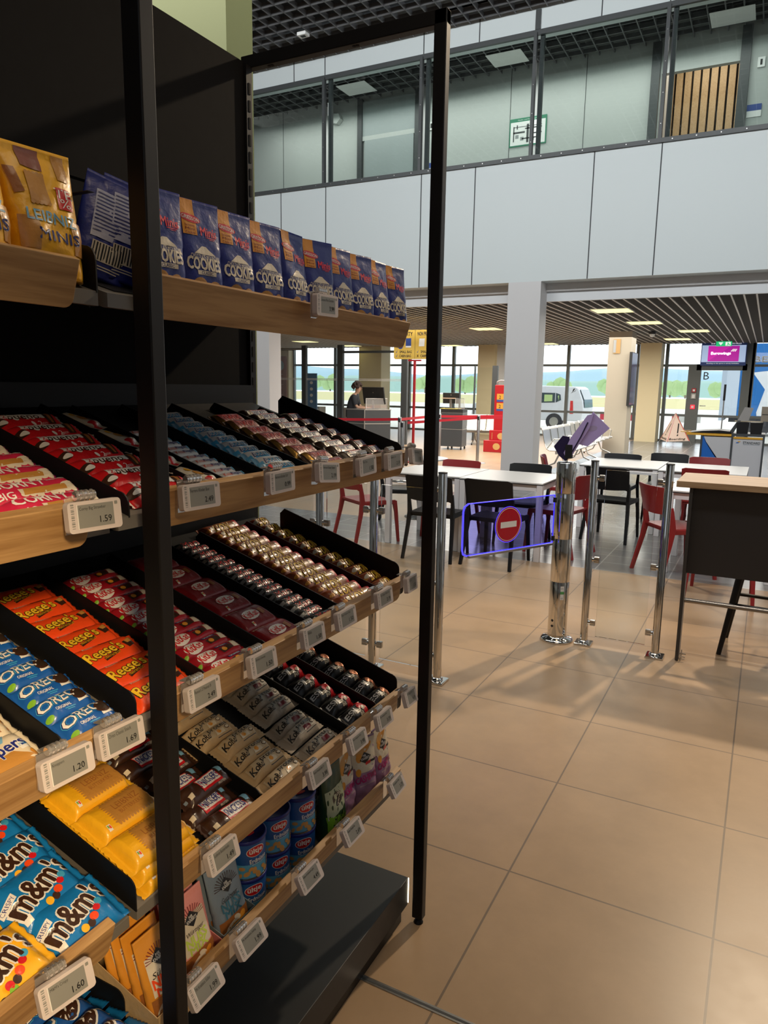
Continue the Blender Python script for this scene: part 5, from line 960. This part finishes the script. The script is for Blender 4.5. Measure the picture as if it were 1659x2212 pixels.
b = MB(); b.box(.02, .24, .10, .106, 1.01, 1.26, M_ACRYL); b.tube([(.02, .10, 1.0), (.02, .10, 1.26), (.25, .10, 1.26), (.25, .10, 1.0)], .008, DE, 6); b.box(-.33, .02, .08, .12, 1.25, 1.27, mat('peach_rail', (.6, .42, .3), .5)); b.build('acrylic_screen', t)
monitor(-6.40, 15.45, 1.01, .12, .1, 'black monitor on the rolling check desk', .42, .26)
# red display stand
t = thing('promotion_stand', 'tall red promotion display stand stepped at the foot, left of the white column', 'display stand', (-5.15, 15.5, 0))
b = MB(); b.box(-.14, .55, 0, .25, .0, 1.60, M_RED); b.build('panel', t, .01); b = MB(); b.box(-.20, .5, -.12, 0, .0, .52, M_RED); b.build('upper_bin', t, .01); b = MB(); b.box(-.28, .5, -.28, -.12, .0, .28, M_RED); b.build('lower_bin', t, .01)
b = MB(); Fr = lambda yy: (lambda u, v, e: (u, yy - e, v))
for z in (1.22, 1.0): b.dr(-.08, z, .10, z + .17, foil('card_orange', (.65, .33, .05)), Fr(-.001), .001, 1, 1); b.dr(-.08, z - .02, .10, z + .03, SB, Fr(-.001), .002, 1, 1); b.dt('2', 0, z + .09, .05, .08, M_BLK, Fr(-.001), .003)
b.de(.10, .38, .09, .08, foil('gold_print', (.6, .36, .12)), Fr(-.121), .001); b.de(.05, .14, .09, .08, MATS['film_gold_print'], Fr(-.281), .001); b.dr(-.13, .30, -.12, .46, MATS['film_gold_print'], Fr(-.121), .001, 1, 1); b.build('print', t)
b = MB(); b.tube([(-.13, .1, 1.58), (-.12, .1, 1.68), (-.05, .1, 1.71), (.5, .1, 1.71)], .01, M_STEEL, 8); b.build('handle', t)
# benches
PERF = mat('perforated_steel', (.50, .51, .50), .35, .85)
def bench(x, y, rz, n, label):
    t = thing('waiting_bench', label, 'bench', (x, y, 0), rz, 'silver waiting benches')   # seats run along +X, faces -Y
    b = MB(); b.beam([(0, 0, .34), (n * .55, 0, .34)], [(.05, .05)] * 2, M_STEEL, (0, 1, 0)); b.build('beam', t)
    for k in range(n):
        x0 = .02 + .55 * k; b = MB(); prof = [(-.30, .395), (-.27, .41), (-.05, .385), (.13, .375), (.20, .41), (.25, .55), (.29, .74), (.31, .80), (.33, .80)]
        V = [(x0, a, c) for a, c in prof] + [(x0 + .51, a, c) for a, c in prof]; q = len(prof); b.add(V, [(i, i + 1, q + i + 1, q + i) for i in range(q - 1)], PERF, True)
        V = [(x0, a, c - .012) for a, c in prof] + [(x0 + .51, a, c - .012) for a, c in prof]; b.add(V, [(i, q + i, q + i + 1, i + 1) for i in range(q - 1)], PERF, True)
        for xx in (x0, x0 + .51): b.tube([(xx, a, c) for a, c in prof], .009, M_CHROME, 6)
        b.build('seat_shell', t)
    for k in range(0, n + 1):
        if k in (0, n) or k % 2 == 0:
            xx = .02 + .55 * k - .01; b = MB(); b.tube([(xx, .18, .42), (xx, .05, .60), (xx, -.20, .60), (xx, -.26, .56), (xx, -.22, .40)], .012, M_CHROME, 8); b.build('armrest', t)
    for xx in (.3, n * .55 - .3):
        b = MB(); b.tube([(xx, .30, .03), (xx, .10, .12), (xx, 0, .33)], .018, M_STEEL, 8); b.tube([(xx, -.32, .03), (xx, -.10, .12), (xx, 0, .33)], .018, M_STEEL, 8)
        for yy in (.30, -.32): b.tube([(xx, yy, 0), (xx, yy, .035)], .02, M_BLK, 8)
        b.build('leg', t)
bench(-2.85, 12.1, pi / 2, 4, 'silver perforated waiting bench just right of the white column, nearer one')
bench(-2.95, 14.6, pi / 2 + .02, 4, 'silver perforated waiting bench behind the nearer one, before the cream column')
bench(-6.75, 17.3, .12, 3, 'silver waiting bench in front of the far beige pillar, behind the rolling desk')

# ------------------------------------------------------------------ kiosk right of the column
WK = mat('kiosk_white', (.58, .57, .58), .5); KB = mat('kiosk_blue', (.01, .13, .50), .45); KY = mat('kiosk_yellow', (.75, .38, .03), .5)
t = thing('luggage_kiosk', 'white, blue and yellow baggage measuring kiosk standing beyond the rear table', 'kiosk', (-.18, 9.6, 0))
b = MB(); b.box(0, .365, 0, .5, .12, .91, WK); Fk = lambda u, v, e: (u, -.001 - e, v)
pl_ = [(.0, .91), (.02, .91)] + [(.02 + .34 * k / 8, .91 - .50 * (k / 8) ** .8) for k in range(1, 9)] + [(.2, .45), (.0, .56)]
for i in range(len(pl_) - 2): b.add([Fk(*pl_[0], .002), Fk(*pl_[i + 1], .002), Fk(*pl_[i + 2], .002)], [(0, 1, 2)], KB)
b.build('left_cabinet', t)
b = MB(); b.box(.39, .75, 0, .5, .05, .895, WK); b.dt('STANDARD', .62, .845, .21, .032, GRY, Fk, .002, off=.02); b.dr(.52, .818, .72, .822, GRY, Fk, .002, 1, 1); b.dq([(.425, .835), (.455, .835), (.465, .848), (.435, .848)], KB, Fk, .002, 1, 1); b.dq([(.445, .85), (.475, .85), (.485, .863), (.455, .863)], KY, Fk, .003, 1, 1); b.build('right_cabinet', t)
b = MB(); 
for x in (-.02, .365, .75): b.box(x, x + .025, -.01, .5, .03, .93, M_FRAME)
b.box(.365, .775, -.012, .52, .93, .965, M_FRAME); b.build('frame', t)
b = MB(); b.box(-.21, .365, -.02, .5, .925, .955, KY); b.box(.392, .75, -.014, 0, .895, .922, KY); b.prism([(-.21, -.02), (-.3, .12), (-.3, .3), (-.21, .45), (-.18, .45), (-.26, .3), (-.26, .13), (-.15, .0)], .955, .965, KY, lambda a, c, d: (a, c, d)); b.build('yellow_rails', t)
b = MB(); b.prism([(-.20, .955), (.36, .965), (.34, .99), (.2, 1.0), (.0, .985)], .0, .48, M_BPLA, lambda a, c, d: (a, d, c)); b.build('measuring_tray', t)
b = MB(); b.prism([(.32, .96), (.38, .965), (.46, 1.14), (.42, 1.14)], .1, .14, M_FRAME, F); b.build('back_arm', t)
for x in (.49, .66):
    k_ = thing('storage_bin', 'black open storage bin on the kiosk, %s one' % ('left' if x < .55 else 'right'), 'bin', (-.18 + x, 9.72, .966)); b = MB(); b.prism([(-.068, 0), (.068, 0), (.078, .15), (-.078, .15)], -.1, .1, M_BPLA, F); b.build('body', k_); b = MB(); b.box(-.081, .081, -.104, .104, .145, .155, M_BPLA); b.build('rim', k_)
k_ = thing('document_tray', 'grey paper holder with leaflets standing on the kiosk bins', 'leaflet holder', (.25, 9.8, 1.122)); b = MB(); b.prism([(-.02, 0), (.12, .01), (.17, .19), (.06, .20)], 0, .01, mat('grey_sheet', (.35, .33, .31), .6), F); b.build('sheet', k_); b = MB(); b.box(-.05, .3, -.02, .1, -.0, .008, mat('leaflet_tan', (.5, .4, .25), .7)); b.build('leaflets', k_)
k_ = thing('cardboard_carton', 'brown open carton on the kiosk at the right edge', 'carton', (.52, 9.85, 1.13)); b = MB(); b.box(0, .3, 0, .2, 0, .20, mat('carton_brown', (.30, .25, .19), .8)); b.dr(.01, .09, .29, .10, M_BLK, lambda u, v, e: (u, -e, v), .001, 1, 1); b.build('box', k_)
t = thing('extendable_pole', 'thin grey pole with a black foam grip standing at the kiosk', 'pole', (.02, 10.2, .0)); b = MB(); b.tube([(0, 0, 0), (0, 0, 1.62)], .008, M_STEEL, 8); b.build('rod', t); b = MB(); b.tube([(0, 0, 1.40), (0, 0, 1.63)], .016, M_BLK, 10); b.build('grip', t)
t = thing('wheelchair', 'folded wheelchair with a blue seat just right of the kiosk', 'wheelchair', (.72, 9.2, 0)); b = MB(); b.tube([(.0, 0, .05), (.02, 0, .4), (.1, 0, .52), (.3, 0, .5)], .012, M_CHROME, 8); b.build('frame', t); b = MB(); b.box(.02, .4, -.05, .3, .40, .43, mat('blue_vinyl', (.03, .08, .35), .5)); b.build('seat', t)
for yy in (-.04, .35): b = MB(); b.tube([(.25 + .26 * cos(k * pi / 8), yy, .27 + .26 * sin(k * pi / 8)) for k in range(17)], .012, M_BPLA, 6); b.build('wheel', t)

# ------------------------------------------------------------------ lobby signs
t = thing('flight_screen', 'magenta and blue information screen hanging above the glass exit door', 'screen', (-.70, 22.15, 2.61))
b = MB(); b.box(-.60, .60, -.03, .03, -.335, .335, SB); b.build('housing', t)
ES = lambda n, c_, e_=.8: mat(n, c_, .4, emit=e_)
Ff = lambda u, v, e: (u, -.031 - e, v)
b = MB(); b.dr(-.58, -.24, .58, .24, ES('screen_pale', (.35, .45, .65)), Ff, .001, 1, 1); b.dr(-.41, -.22, .41, .22, ES('screen_magenta', (.42, .01, .30)), Ff, .003, 1, 1); b.dq([(-.41, .22), (-.41, -.22), (.2, .22), (.2, .22)], ES('screen_magenta_light', (.55, .015, .36)), Ff, .005, 1, 1)
b.dt('Eurowings', -.07, -.0, .52, .10, ES('screen_white', (.9, .9, .9)), Ff, .007, off=.04)
for k in range(3): b.dq([(.18 + .05 * k, .06 + .0 * k), (.21 + .05 * k, .06), (.27 + .04 * k, .13), (.24 + .04 * k, .13)], MATS['screen_white'], Ff, .007, 1, 1)
b.dt('Smoking on the apron is strictly forbidden', 0, -.28, .86, .035, MATS['screen_white'], Ff, .007); b.dt('20:40   EW 6818   PALMA DE MALLO', .05, .285, .8, .035, MATS['screen_white'], Ff, .007); b.build('display', t)
t = thing('exit_sign', 'green emergency exit sign with arrow and running figure above the screen', 'sign', (-.66, 21.2, 2.83)); b = MB(); b.box(-.20, .20, -.02, .02, -.06, .07, ES('exit_green', (.02, .50, .18), .9)); Fe = lambda u, v, e: (u, -.021 - e, v)
b.dq([(-.14, .045), (-.02, .045), (-.08, -.04), (-.08, -.04)], MATS['screen_white'], Fe, .001, 1, 1); b.dr(.04, -.045, .17, .055, MATS['screen_white'], Fe, .001, 1, 1); b.de(.10, .03, .014, .014, MATS['exit_green'], Fe, .003); b.dq([(.07, -.04), (.09, -.04), (.13, .02), (.10, .02)], MATS['exit_green'], Fe, .003, 1, 1); b.dq([(.10, -.01), (.15, -.035), (.16, -.02), (.12, .01)], MATS['exit_green'], Fe, .003, 1, 1); b.build('panel', t)
t = thing('wall_screen', 'dark narrow screen mounted on the side of the cream column', 'screen', (-2.43, 17.2, 1.8)); b = MB(); b.box(.0, .06, -.4, .4, -.65, .62, M_BLK); b.build('housing', t); b = MB(); b.box(.06, .063, -.38, .38, -.62, .60, mat('screen_violet_dark', (.05, .045, .09), .1)); b.build('display', t)
t = thing('notice_frame', 'small framed notice high on the cream column', 'notice', (-2.76, 16.94, 2.56)); b = MB(); b.box(-.08, .08, -.012, 0, -.17, .17, mat('notice_tan', (.45, .27, .1), .6)); b.box(-.08, -.02, -.016, -.012, -.15, .15, mat('notice_grey', (.35, .36, .36), .5)); b.build('frame', t)
t = thing('folding_warning_sign', 'red and white folding pyramid sign reading Boarding in front of the exit door', 'sign', (-1.72, 20.6, 0)); WP = mat('pyramid_white', (.80, .62, .52), .6); F0 = lambda p0, p1, p2: (lambda u, v, e: tuple((Vector(p0) + (Vector(p1) - Vector(p0)) * u + (Vector(p2) - Vector(p0)) * v) + (Vector(p1) - Vector(p0)).cross(Vector(p2) - Vector(p0)).normalized() * e))
A = (-.38, .35, .14); Bp = (-.12, -.35, .12); Cp = (.44, .1, .14); Tp = (.02, .02, .92)
b = MB(); b.add([A, Bp, Cp, Tp], [(0, 1, 3), (1, 2, 3), (2, 0, 3)], WP)
Fp1 = F0(Bp, Cp, Tp); Fp2 = F0(A, Bp, Tp); TR = mat('pyramid_red', (.65, .12, .08), .6)
for Fx in (Fp1, Fp2): b.dq([(.0, .0), (.04, .0), (.02, .96), (.0, .98)], TR, Fx, .004, 1, 1); b.dq([(1, 0), (.96, 0), (-.0, .96), (0, 1)], TR, Fx, .004, 1, 1); b.dq([(.33, .28), (.38, .28), (.30, .62), (.25, .62)], M_BLK, Fx, .006, 1, 1); b.de(.38, .21, .03, .03, M_BLK, Fx, .006)
b.dt('Boarding', .42, .07, .70, .09, M_BLK, Fp1, .006, off=.02); b.dt('Boarding', .45, .07, .7, .09, M_BLK, Fp2, .006, off=.02); b.build('cover', t)
for q in (A, Bp, Cp): b = MB(); b.tube([(q[0] * 1.15, q[1] * 1.15, 0), Tp], .008, M_STEEL, 6); b.build('leg', t)
t = thing('door_controls', 'column of red alarm buttons and a card reader on the exit door frame', 'switches', (-1.42, 22.28, 1.3)); 
for z, m_, nm_ in ((.25, M_RED, 'alarm_button'), (-.24, mat('lit_red', (.9, .03, .05), .4, emit=1.2), 'lit_button')): b = MB(); b.box(-.06, .06, -.02, .02, z - .06, z + .06, m_); b.box(-.03, .03, -.024, -.02, z - .03, z + .03, M_WHT); b.build(nm_, t)
b = MB(); b.box(-.07, .07, -.02, .02, -.0, .16, mat('reader_grey', (.4, .38, .35), .5)); b.box(-.04, .04, -.024, -.02, .02, .13, M_WHT); b.build('card_reader', t)
b = MB(); b.tube([(.2, -.0, -.2), (.2, -.06, -.2), (.36, -.06, -.2)], .012, M_STEEL, 8); b.build('door_handle', t)
t = thing('dome_camera', 'small white dome camera under the lobby ceiling', 'camera', (-2.0, 17.1, 2.9)); b = MB(); b.lathe([(.08, 0), (.08, -.05), (.07, -.06)], M_BLK, 16); b.build('base', t); b = MB(); b.lathe([(.065, -.06), (.05, -.11), (.01, -.13)], M_WHT, 16); b.build('dome', t)
# gallery plan, plates, wall box
t = thing('evacuation_plan', 'green framed evacuation floor plan on the gallery wall, behind the glass', 'plan', (-3.56, 11.69, 5.94)); b = MB(); b.box(-.33, .33, -.01, 0, -.23, .23, mat('plan_green', (.03, .22, .12), .5)); Fz = lambda u, v, e: (u, -.011 - e, v); b.dr(-.31, -.21, .31, .17, M_WHT, Fz, .001, 1, 1)
for u0, v0, u1, v1 in ((-.26, -.02, -.05, .01), (-.26, -.15, -.24, .1), (-.02, -.18, .02, .12), (-.05, .04, .25, .06), (.08, -.05, .25, -.03), (-.2, .05, -.18, .12), (-.1, -.12, .2, -.1), (.22, -.15, .24, .1), (-.25, .08, .25, .09)): b.dr(u0, v0, u1, v1, M_FRAME, Fz, .002, 1, 1)
for u0, v0 in ((-.22, -.1), (-.13, -.14), (.06, -.16)): b.dr(u0, v0, u0 + .06, v0 + .06, mat('plan_grey', (.3, .32, .32), .6), Fz, .002, 1, 1)
b.dt('Flucht- und Rettungsplan', 0, .195, .36, .022, M_WHT, Fz, .002); b.build('plate', t)
b = MB(); b.prism([(-.1, 0), (.1, 0), (.14, -.1), (.06, -.18), (-.1, -.14)], -.12, 0, mat('wall_unit_white', (.5, .52, .5), .6), F); b.build('wall_speaker', M=T(-7.45, 11.69, 6.75), label='small white speaker box high on the gallery wall, left of the gallery door', category='speaker')
for x, z, lb in ((-5.42, 5.55, 'left'), (-.02, 5.75, 'right')):
    b = MB(); b.box(-.10, .10, -.01, 0, -.09, .09, M_WHT); b.box(-.10, .10, -.012, -.01, .0, .09, SB); b.build('door_plate', M=T(x, 11.69, z), label='small blue and white door plate on the gallery wall at the %s door' % lb, category='door plate', group='door plates')
for x, z, lb in ((-5.40, 6.28, 'left'), (.02, 6.42, 'right')):
    b = MB(); b.box(-.05, .05, -.02, 0, -.07, .07, M_WHT); b.box(-.015, .015, -.022, -.02, -.04, .04, M_BLK); b.build('lock_plate', M=T(x, 11.69, z), label='small steel key switch plate on the gallery wall at the %s door' % lb, category='switch', group='key switches')
t = thing('smoke_detector', 'small white detector box hanging in the hall grid ceiling', 'detector', (-6.5, 9.1, 7.02)); b = MB(); b.box(-.08, .08, -.06, .06, -.03, .02, M_WHT); b.build('box', t); b = MB(); b.box(-.04, .04, -.03, .03, -.035, -.03, M_BLK); b.build('sensor', t)
# glass partition of the security area, left
t = thing('glass_partition', 'tall clear glass partition with dark posts and white double stripes, left background', 'partition', (-10, 16.0, 0))
for x, w_ in ((-1.20, .14), (-.02, .10), (.10, .05), (1.95, .17)): b = MB(); b.box(x, x + w_, -.05, .05, 0, 2.62, M_FRAME); b.build('post', t)
b = MB(); b.box(-2.5, 1.95, -.004, .004, .02, 2.5, M_GLASS); b.build('pane', t)
b = MB()
for z in (1.665, 1.70): b.box(-2.5, 1.95, -.006, -.0045, z, z + .014, M_WHT); 
b.build('stripes', t)
b = MB(); b.tube([(-2.5, -.03, 2.52), (-1.2, -.03, 2.52)], .03, M_STEEL, 8); b.box(-.02, 1.95, -.04, .04, 2.40, 2.46, M_FRAME); b.build('head_rail', t)
t = thing('glass_partition', 'clear glass partition with thin mullions and a thick grey end post, behind the rolling desk', 'partition', (-7.0, 18.6, 0))
for x, w_ in ((-.45, .03), (.0, .03), (.55, .16)): b = MB(); b.box(x, x + w_, -.04, .04, 0, 2.15, M_FRAME); b.build('post', t)
b = MB(); b.box(-1.2, .55, -.004, .004, .02, 2.1, M_GLASS); b.build('pane', t)
t = thing('advert_panel', 'tall pink advertising poster panel on the beige wall at the far left', 'poster', (-16.4, 22.0, 1.75)); b = MB(); b.box(-.42, .42, -.06, .0, -.8, .85, mat('poster_pink', (.42, .22, .20), .5)); b.build('panel', t)
b = MB(); Fh = lambda u, v, e: (u, -.061 - e, v); b.de(-.17, .5, .15, .19, mat('poster_blue', (.40, .55, .62), .5), Fh, .002); b.de(.17, .5, .15, .19, MATS['poster_blue'], Fh, .002)
for k in range(7): b.dr(-.28, .15 - .13 * k, .28 - .05 * (k % 3), .18 - .13 * k, mat('poster_line', (.6, .45, .42), .5), Fh, .002, 1, 1)
b.build('print', t)
for x, y, h, w_, cc, lb in ((-14.9, 19.5, 1.15, .25, (.42, .34, .2), 'tan'), (-13.3, 19.8, .8, .7, (.45, .43, .38), 'pale grey')):
    b = MB(); b.box(-w_ / 2, w_ / 2, -.2, .2, 0, h, mat('info_' + lb.split()[0], cc, .6)); b.box(-w_ / 2 + .03, w_ / 2 - .03, -.21, -.2, h * .55, h - .06, M_WHT); b.build('info_counter', bev=.01, M=T(x, y, 0), label='%s information counter standing near the far left windows' % lb, category='counter')
b = MB(); b.box(-.2, .2, -.02, .02, .0, 1.9, mat('banner_blue', (.04, .16, .36), .5)); 
for k in range(4): b.de(0, 1.0 + .2 * k, .06, .05, M_WHT, lambda u, v, e: (u, -.02 - e, v), .002)
b.build('banner', M=T(-12.6, 18.6, 0), label='narrow blue banner with white dots beside the dark partition post', category='banner')

# ------------------------------------------------------------------ the apron outside
APR = mat('apron_concrete', (.50, .48, .42), .9, bump=.1, bscale=2); GRS = mat('dry_grass', (.42, .37, .17), .95, bump=.4, bscale=1.5)
b = MB(); b.box(-260, 120, 22.45, 66, -.12, -.02, APR); struct(b, 'ground_apron')
b = MB(); b.box(-420, 200, 66, 150, -.12, -.01, GRS); b.build('grass_field', kind='stuff', label='strip of dry yellow-green airfield grass beyond the apron', category='grass')
def hill(name, y, h, x0, x1, m, lb, seed, n=60):
    rnd = random.Random(seed); b = MB(); V = []; ph = [rnd.uniform(0, 6) for _ in range(4)]
    for i in range(n + 1):
        x = x0 + (x1 - x0) * i / n; t_ = i / n; z = h * (.75 + .15 * sin(7 * t_ + ph[0]) + .10 * sin(19 * t_ + ph[1]) + .04 * sin(53 * t_ + ph[2]))
        V += [(x, y, -1), (x, y + h * 1.0, z * .75), (x, y + h * 3, z), (x, y + h * 6, -1)]
    b.add(V, [(4 * i + k, 4 * i + 4 + k, 4 * i + 5 + k, 4 * i + 1 + k) for i in range(n) for k in range(3)], m, True); b.build(name, label=lb, category='hill', group='distant hills')
HB = mat('hazy_wood_blue', (.25, .36, .41), 1., bump=.6, bscale=.2); HG = mat('hazy_wood_green', (.22, .33, .29), 1., bump=.6, bscale=.3)
hill('wooded_hill', 420, 20, -520, 240, HB, 'long hazy blue wooded ridge on the horizon', 3); hill('wooded_hill', 300, 9.5, -420, 200, HG, 'lower hazy green ridge in front of the blue one', 8)
TG = mat('tree_green', (.24, .34, .15), .95, bump=.8, bscale=1.2); TT = mat('tree_trunk', (.12, .09, .06), .9)
def trees():
    rnd = random.Random(11); pos = [(-125, 158), (-112, 170), (-100, 160), (-62, 158), (-50, 166), (-40, 158), (-31, 168), (-23.5, 158), (-19, 172), (-14.5, 158), (-8, 166), (-2, 158), (6, 170), (-74, 162), (-86, 158)]
    for i, (x, y) in enumerate(pos):
        t = thing('tree', 'round bright green tree at the edge of the airfield', 'tree', (x, y, 0), group='trees beyond the airfield')
        b = MB(); b.tube([(0, 0, 0), (0, 0, 1.6)], .2, TT, 6); b.build('trunk', t)
        b = MB()
        for k in range(9):
            r = rnd.uniform(.9, 1.7); cx, cy, cz = rnd.uniform(-1.9, 1.9), rnd.uniform(-1, 1), r + rnd.uniform(.1, 1.3); b.lathe([(.01, -r), (r * .7, -r * .7), (r, 0), (r * .75, r * .65), (.01, r)], TG, 9, (cx, cy, cz), caps=False)
        b.build('crown', t)
trees()
VW = mat('van_white', (.64, .65, .67), .4); VG = mat('van_window', (.05, .07, .08), .08); VR = mat('van_lamp_red', (.6, .03, .03), .3); TY = mat('tyre', (.03, .03, .035), .8)
t = thing('van', 'white high-roof van parked outside the window right of the white column', 'van', (-9.9, 26.0, 0))
b = MB(); side = [(0, .35), (4.35, .35), (4.42, .8), (4.38, 1.1), (4.20, 1.55), (4.08, 1.62), (1.6, 1.66), (1.1, 1.55), (.55, 1.05), (.05, .9)]
b.prism(side, 0, 1.7, VW, lambda a, c, d: (a, d, c)); b.build('body', t, .03)
Fv = lambda u, v, e: (u, -.003 - e, v)
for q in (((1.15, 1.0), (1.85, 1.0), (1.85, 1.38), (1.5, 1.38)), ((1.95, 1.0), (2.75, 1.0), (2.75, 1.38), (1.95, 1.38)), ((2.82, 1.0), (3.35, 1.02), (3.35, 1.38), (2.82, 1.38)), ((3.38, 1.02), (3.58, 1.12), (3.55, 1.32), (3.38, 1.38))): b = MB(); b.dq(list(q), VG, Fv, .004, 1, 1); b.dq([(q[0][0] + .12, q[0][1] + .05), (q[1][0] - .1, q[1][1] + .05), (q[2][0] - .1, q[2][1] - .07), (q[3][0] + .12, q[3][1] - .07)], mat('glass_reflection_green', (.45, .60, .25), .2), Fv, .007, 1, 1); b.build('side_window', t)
b = MB(); b.dq([(3.93, .62), (4.06, .62), (4.03, 1.1), (3.93, 1.1)], VR, Fv, .004, 1, 1); b.build('tail_lamp', t)
b = MB(); b.prism([(4.43, .85), (4.40, 1.15), (4.24, 1.52), (4.22, 1.50), (4.37, 1.14)], .15, 1.55, VG, lambda a, c, d: (a + .01, d, c)); b.build('rear_window', t)
for x in (.8, 3.35): b = MB(); b.tube([(x, -.02, .31), (x, .2, .31)], .31, TY, 24); b.tube([(x, -.03, .31), (x, -.02, .31)], .17, M_STEEL, 16); b.build('wheel', t)
TB = mat('truck_blue', (.01, .14, .42), .5, bump=.5, bscale=3); TW = mat('truck_white', (.70, .71, .72), .5)
t = thing('truck', 'blue and white box truck trailer parked outside the exit door', 'truck', (-.95, 27.5, 0)); b = MB(); b.box(0, 2.4, 0, 9, .75, 3.0, TB) if 0 else b.box(.0, 9, 0, 2.4, .62, 3.2, TB); b.build('box', t, .01)
b = MB(); Fu = lambda u, v, e: (u, -.003 - e, v); b.box(-.02, .14, -.02, 2.42, .5, 3.25, mat('truck_frame_grey', (.45, .52, .60), .4)); b.box(.14, .55, -.015, 0, .62, 3.2, mat('truck_door_pale', (.55, .62, .70), .4)); b.build('rear_frame', t)
b = MB(); b.dq([(.95, 2.2), (2.9, 2.45), (2.9, .7), (1.2, .7)], TW, Fu, .01, 1, 1); b.dq([(.90, .7), (.92, 2.25), (1.38, 1.62), (1.15, .7)], TB, Fu, .014, 1, 1); b.dt('RSBERG', 1.22, 2.66, 1.55, .2, M_WHT, Fu, .02, off=.05)
for k in range(12): b.dr(1.55 + .1 * (k % 4), 1.6 + .17 * (k // 4), 1.6 + .1 * (k % 4), 1.66 + .17 * (k // 4), TB, Fu, .016, 1, 1)
b.dr(.78, 1.0, .95, 1.2, TW, Fu, .01, 1, 1); b.build('print', t)
b = MB(); b.box(.3, 9, .3, 2.1, .45, .62, M_FRAME); b.build('chassis', t)
for x in (1.3, 2.6): b = MB(); b.tube([(x, .05, .45), (x, .4, .45)], .45, TY, 24); b.build('wheel', t)
t = thing('construction_barrier', 'red and white striped barrier board outside the exit door', 'barrier', (-2.1, 24.4, 0)); b = MB()
for k in range(4): b.box(.0 + .22 * k - .1, .22 * (k + 1) - .1, -.01, .01, .50, .72, (mat('barrier_red', (.7, .05, .10), .5), M_WHT)[k % 2])
b.build('board', t)
for x in (.0, .66): b = MB(); b.tube([(x, 0, 0), (x, 0, .75)], .015, M_STEEL, 6); b.build('leg', t)
t = thing('construction_barrier', 'red and white striped barrier board outside, seen beside the purple booklet', 'barrier', (-4.75, 24.4, 0)); b = MB()
for k in range(6): b.box(.22 * k, .22 * (k + 1), -.01, .01, .50, .72, (M_WHT, MATS['barrier_red'])[k % 2])
b.build('board', t)
for x in (.1, 1.2): b = MB(); b.tube([(x, 0, 0), (x, 0, .75)], .015, M_STEEL, 6); b.build('leg', t)
# bird stickers on the glass
for x, z, lb in ((-5.02, 1.46, 'right of the mullion above the van roof'), (-13.2, 1.36, 'on the far left pane')):
    b = MB(); Fbd = lambda u, v, e: (u, -.002 - e, v)
    b.dq([(-.09, -.08), (-.03, -.02), (.06, .02), (.0, -.02)], M_BLK, Fbd, .001, 2, 1); b.dq([(-.04, -.02), (.0, .08), (.06, .09), (.02, .02)], M_BLK, Fbd, .001, 2, 1); b.dq([(.0, -.04), (.06, .0), (.11, .09), (.06, .02)], M_BLK, Fbd, .001, 2, 1)
    b.build('bird_sticker', M=T(x, 22.36, z), label='black bird silhouette sticker on the window, ' + lb, category='sticker')
# keep the order of the light groups: nothing follows
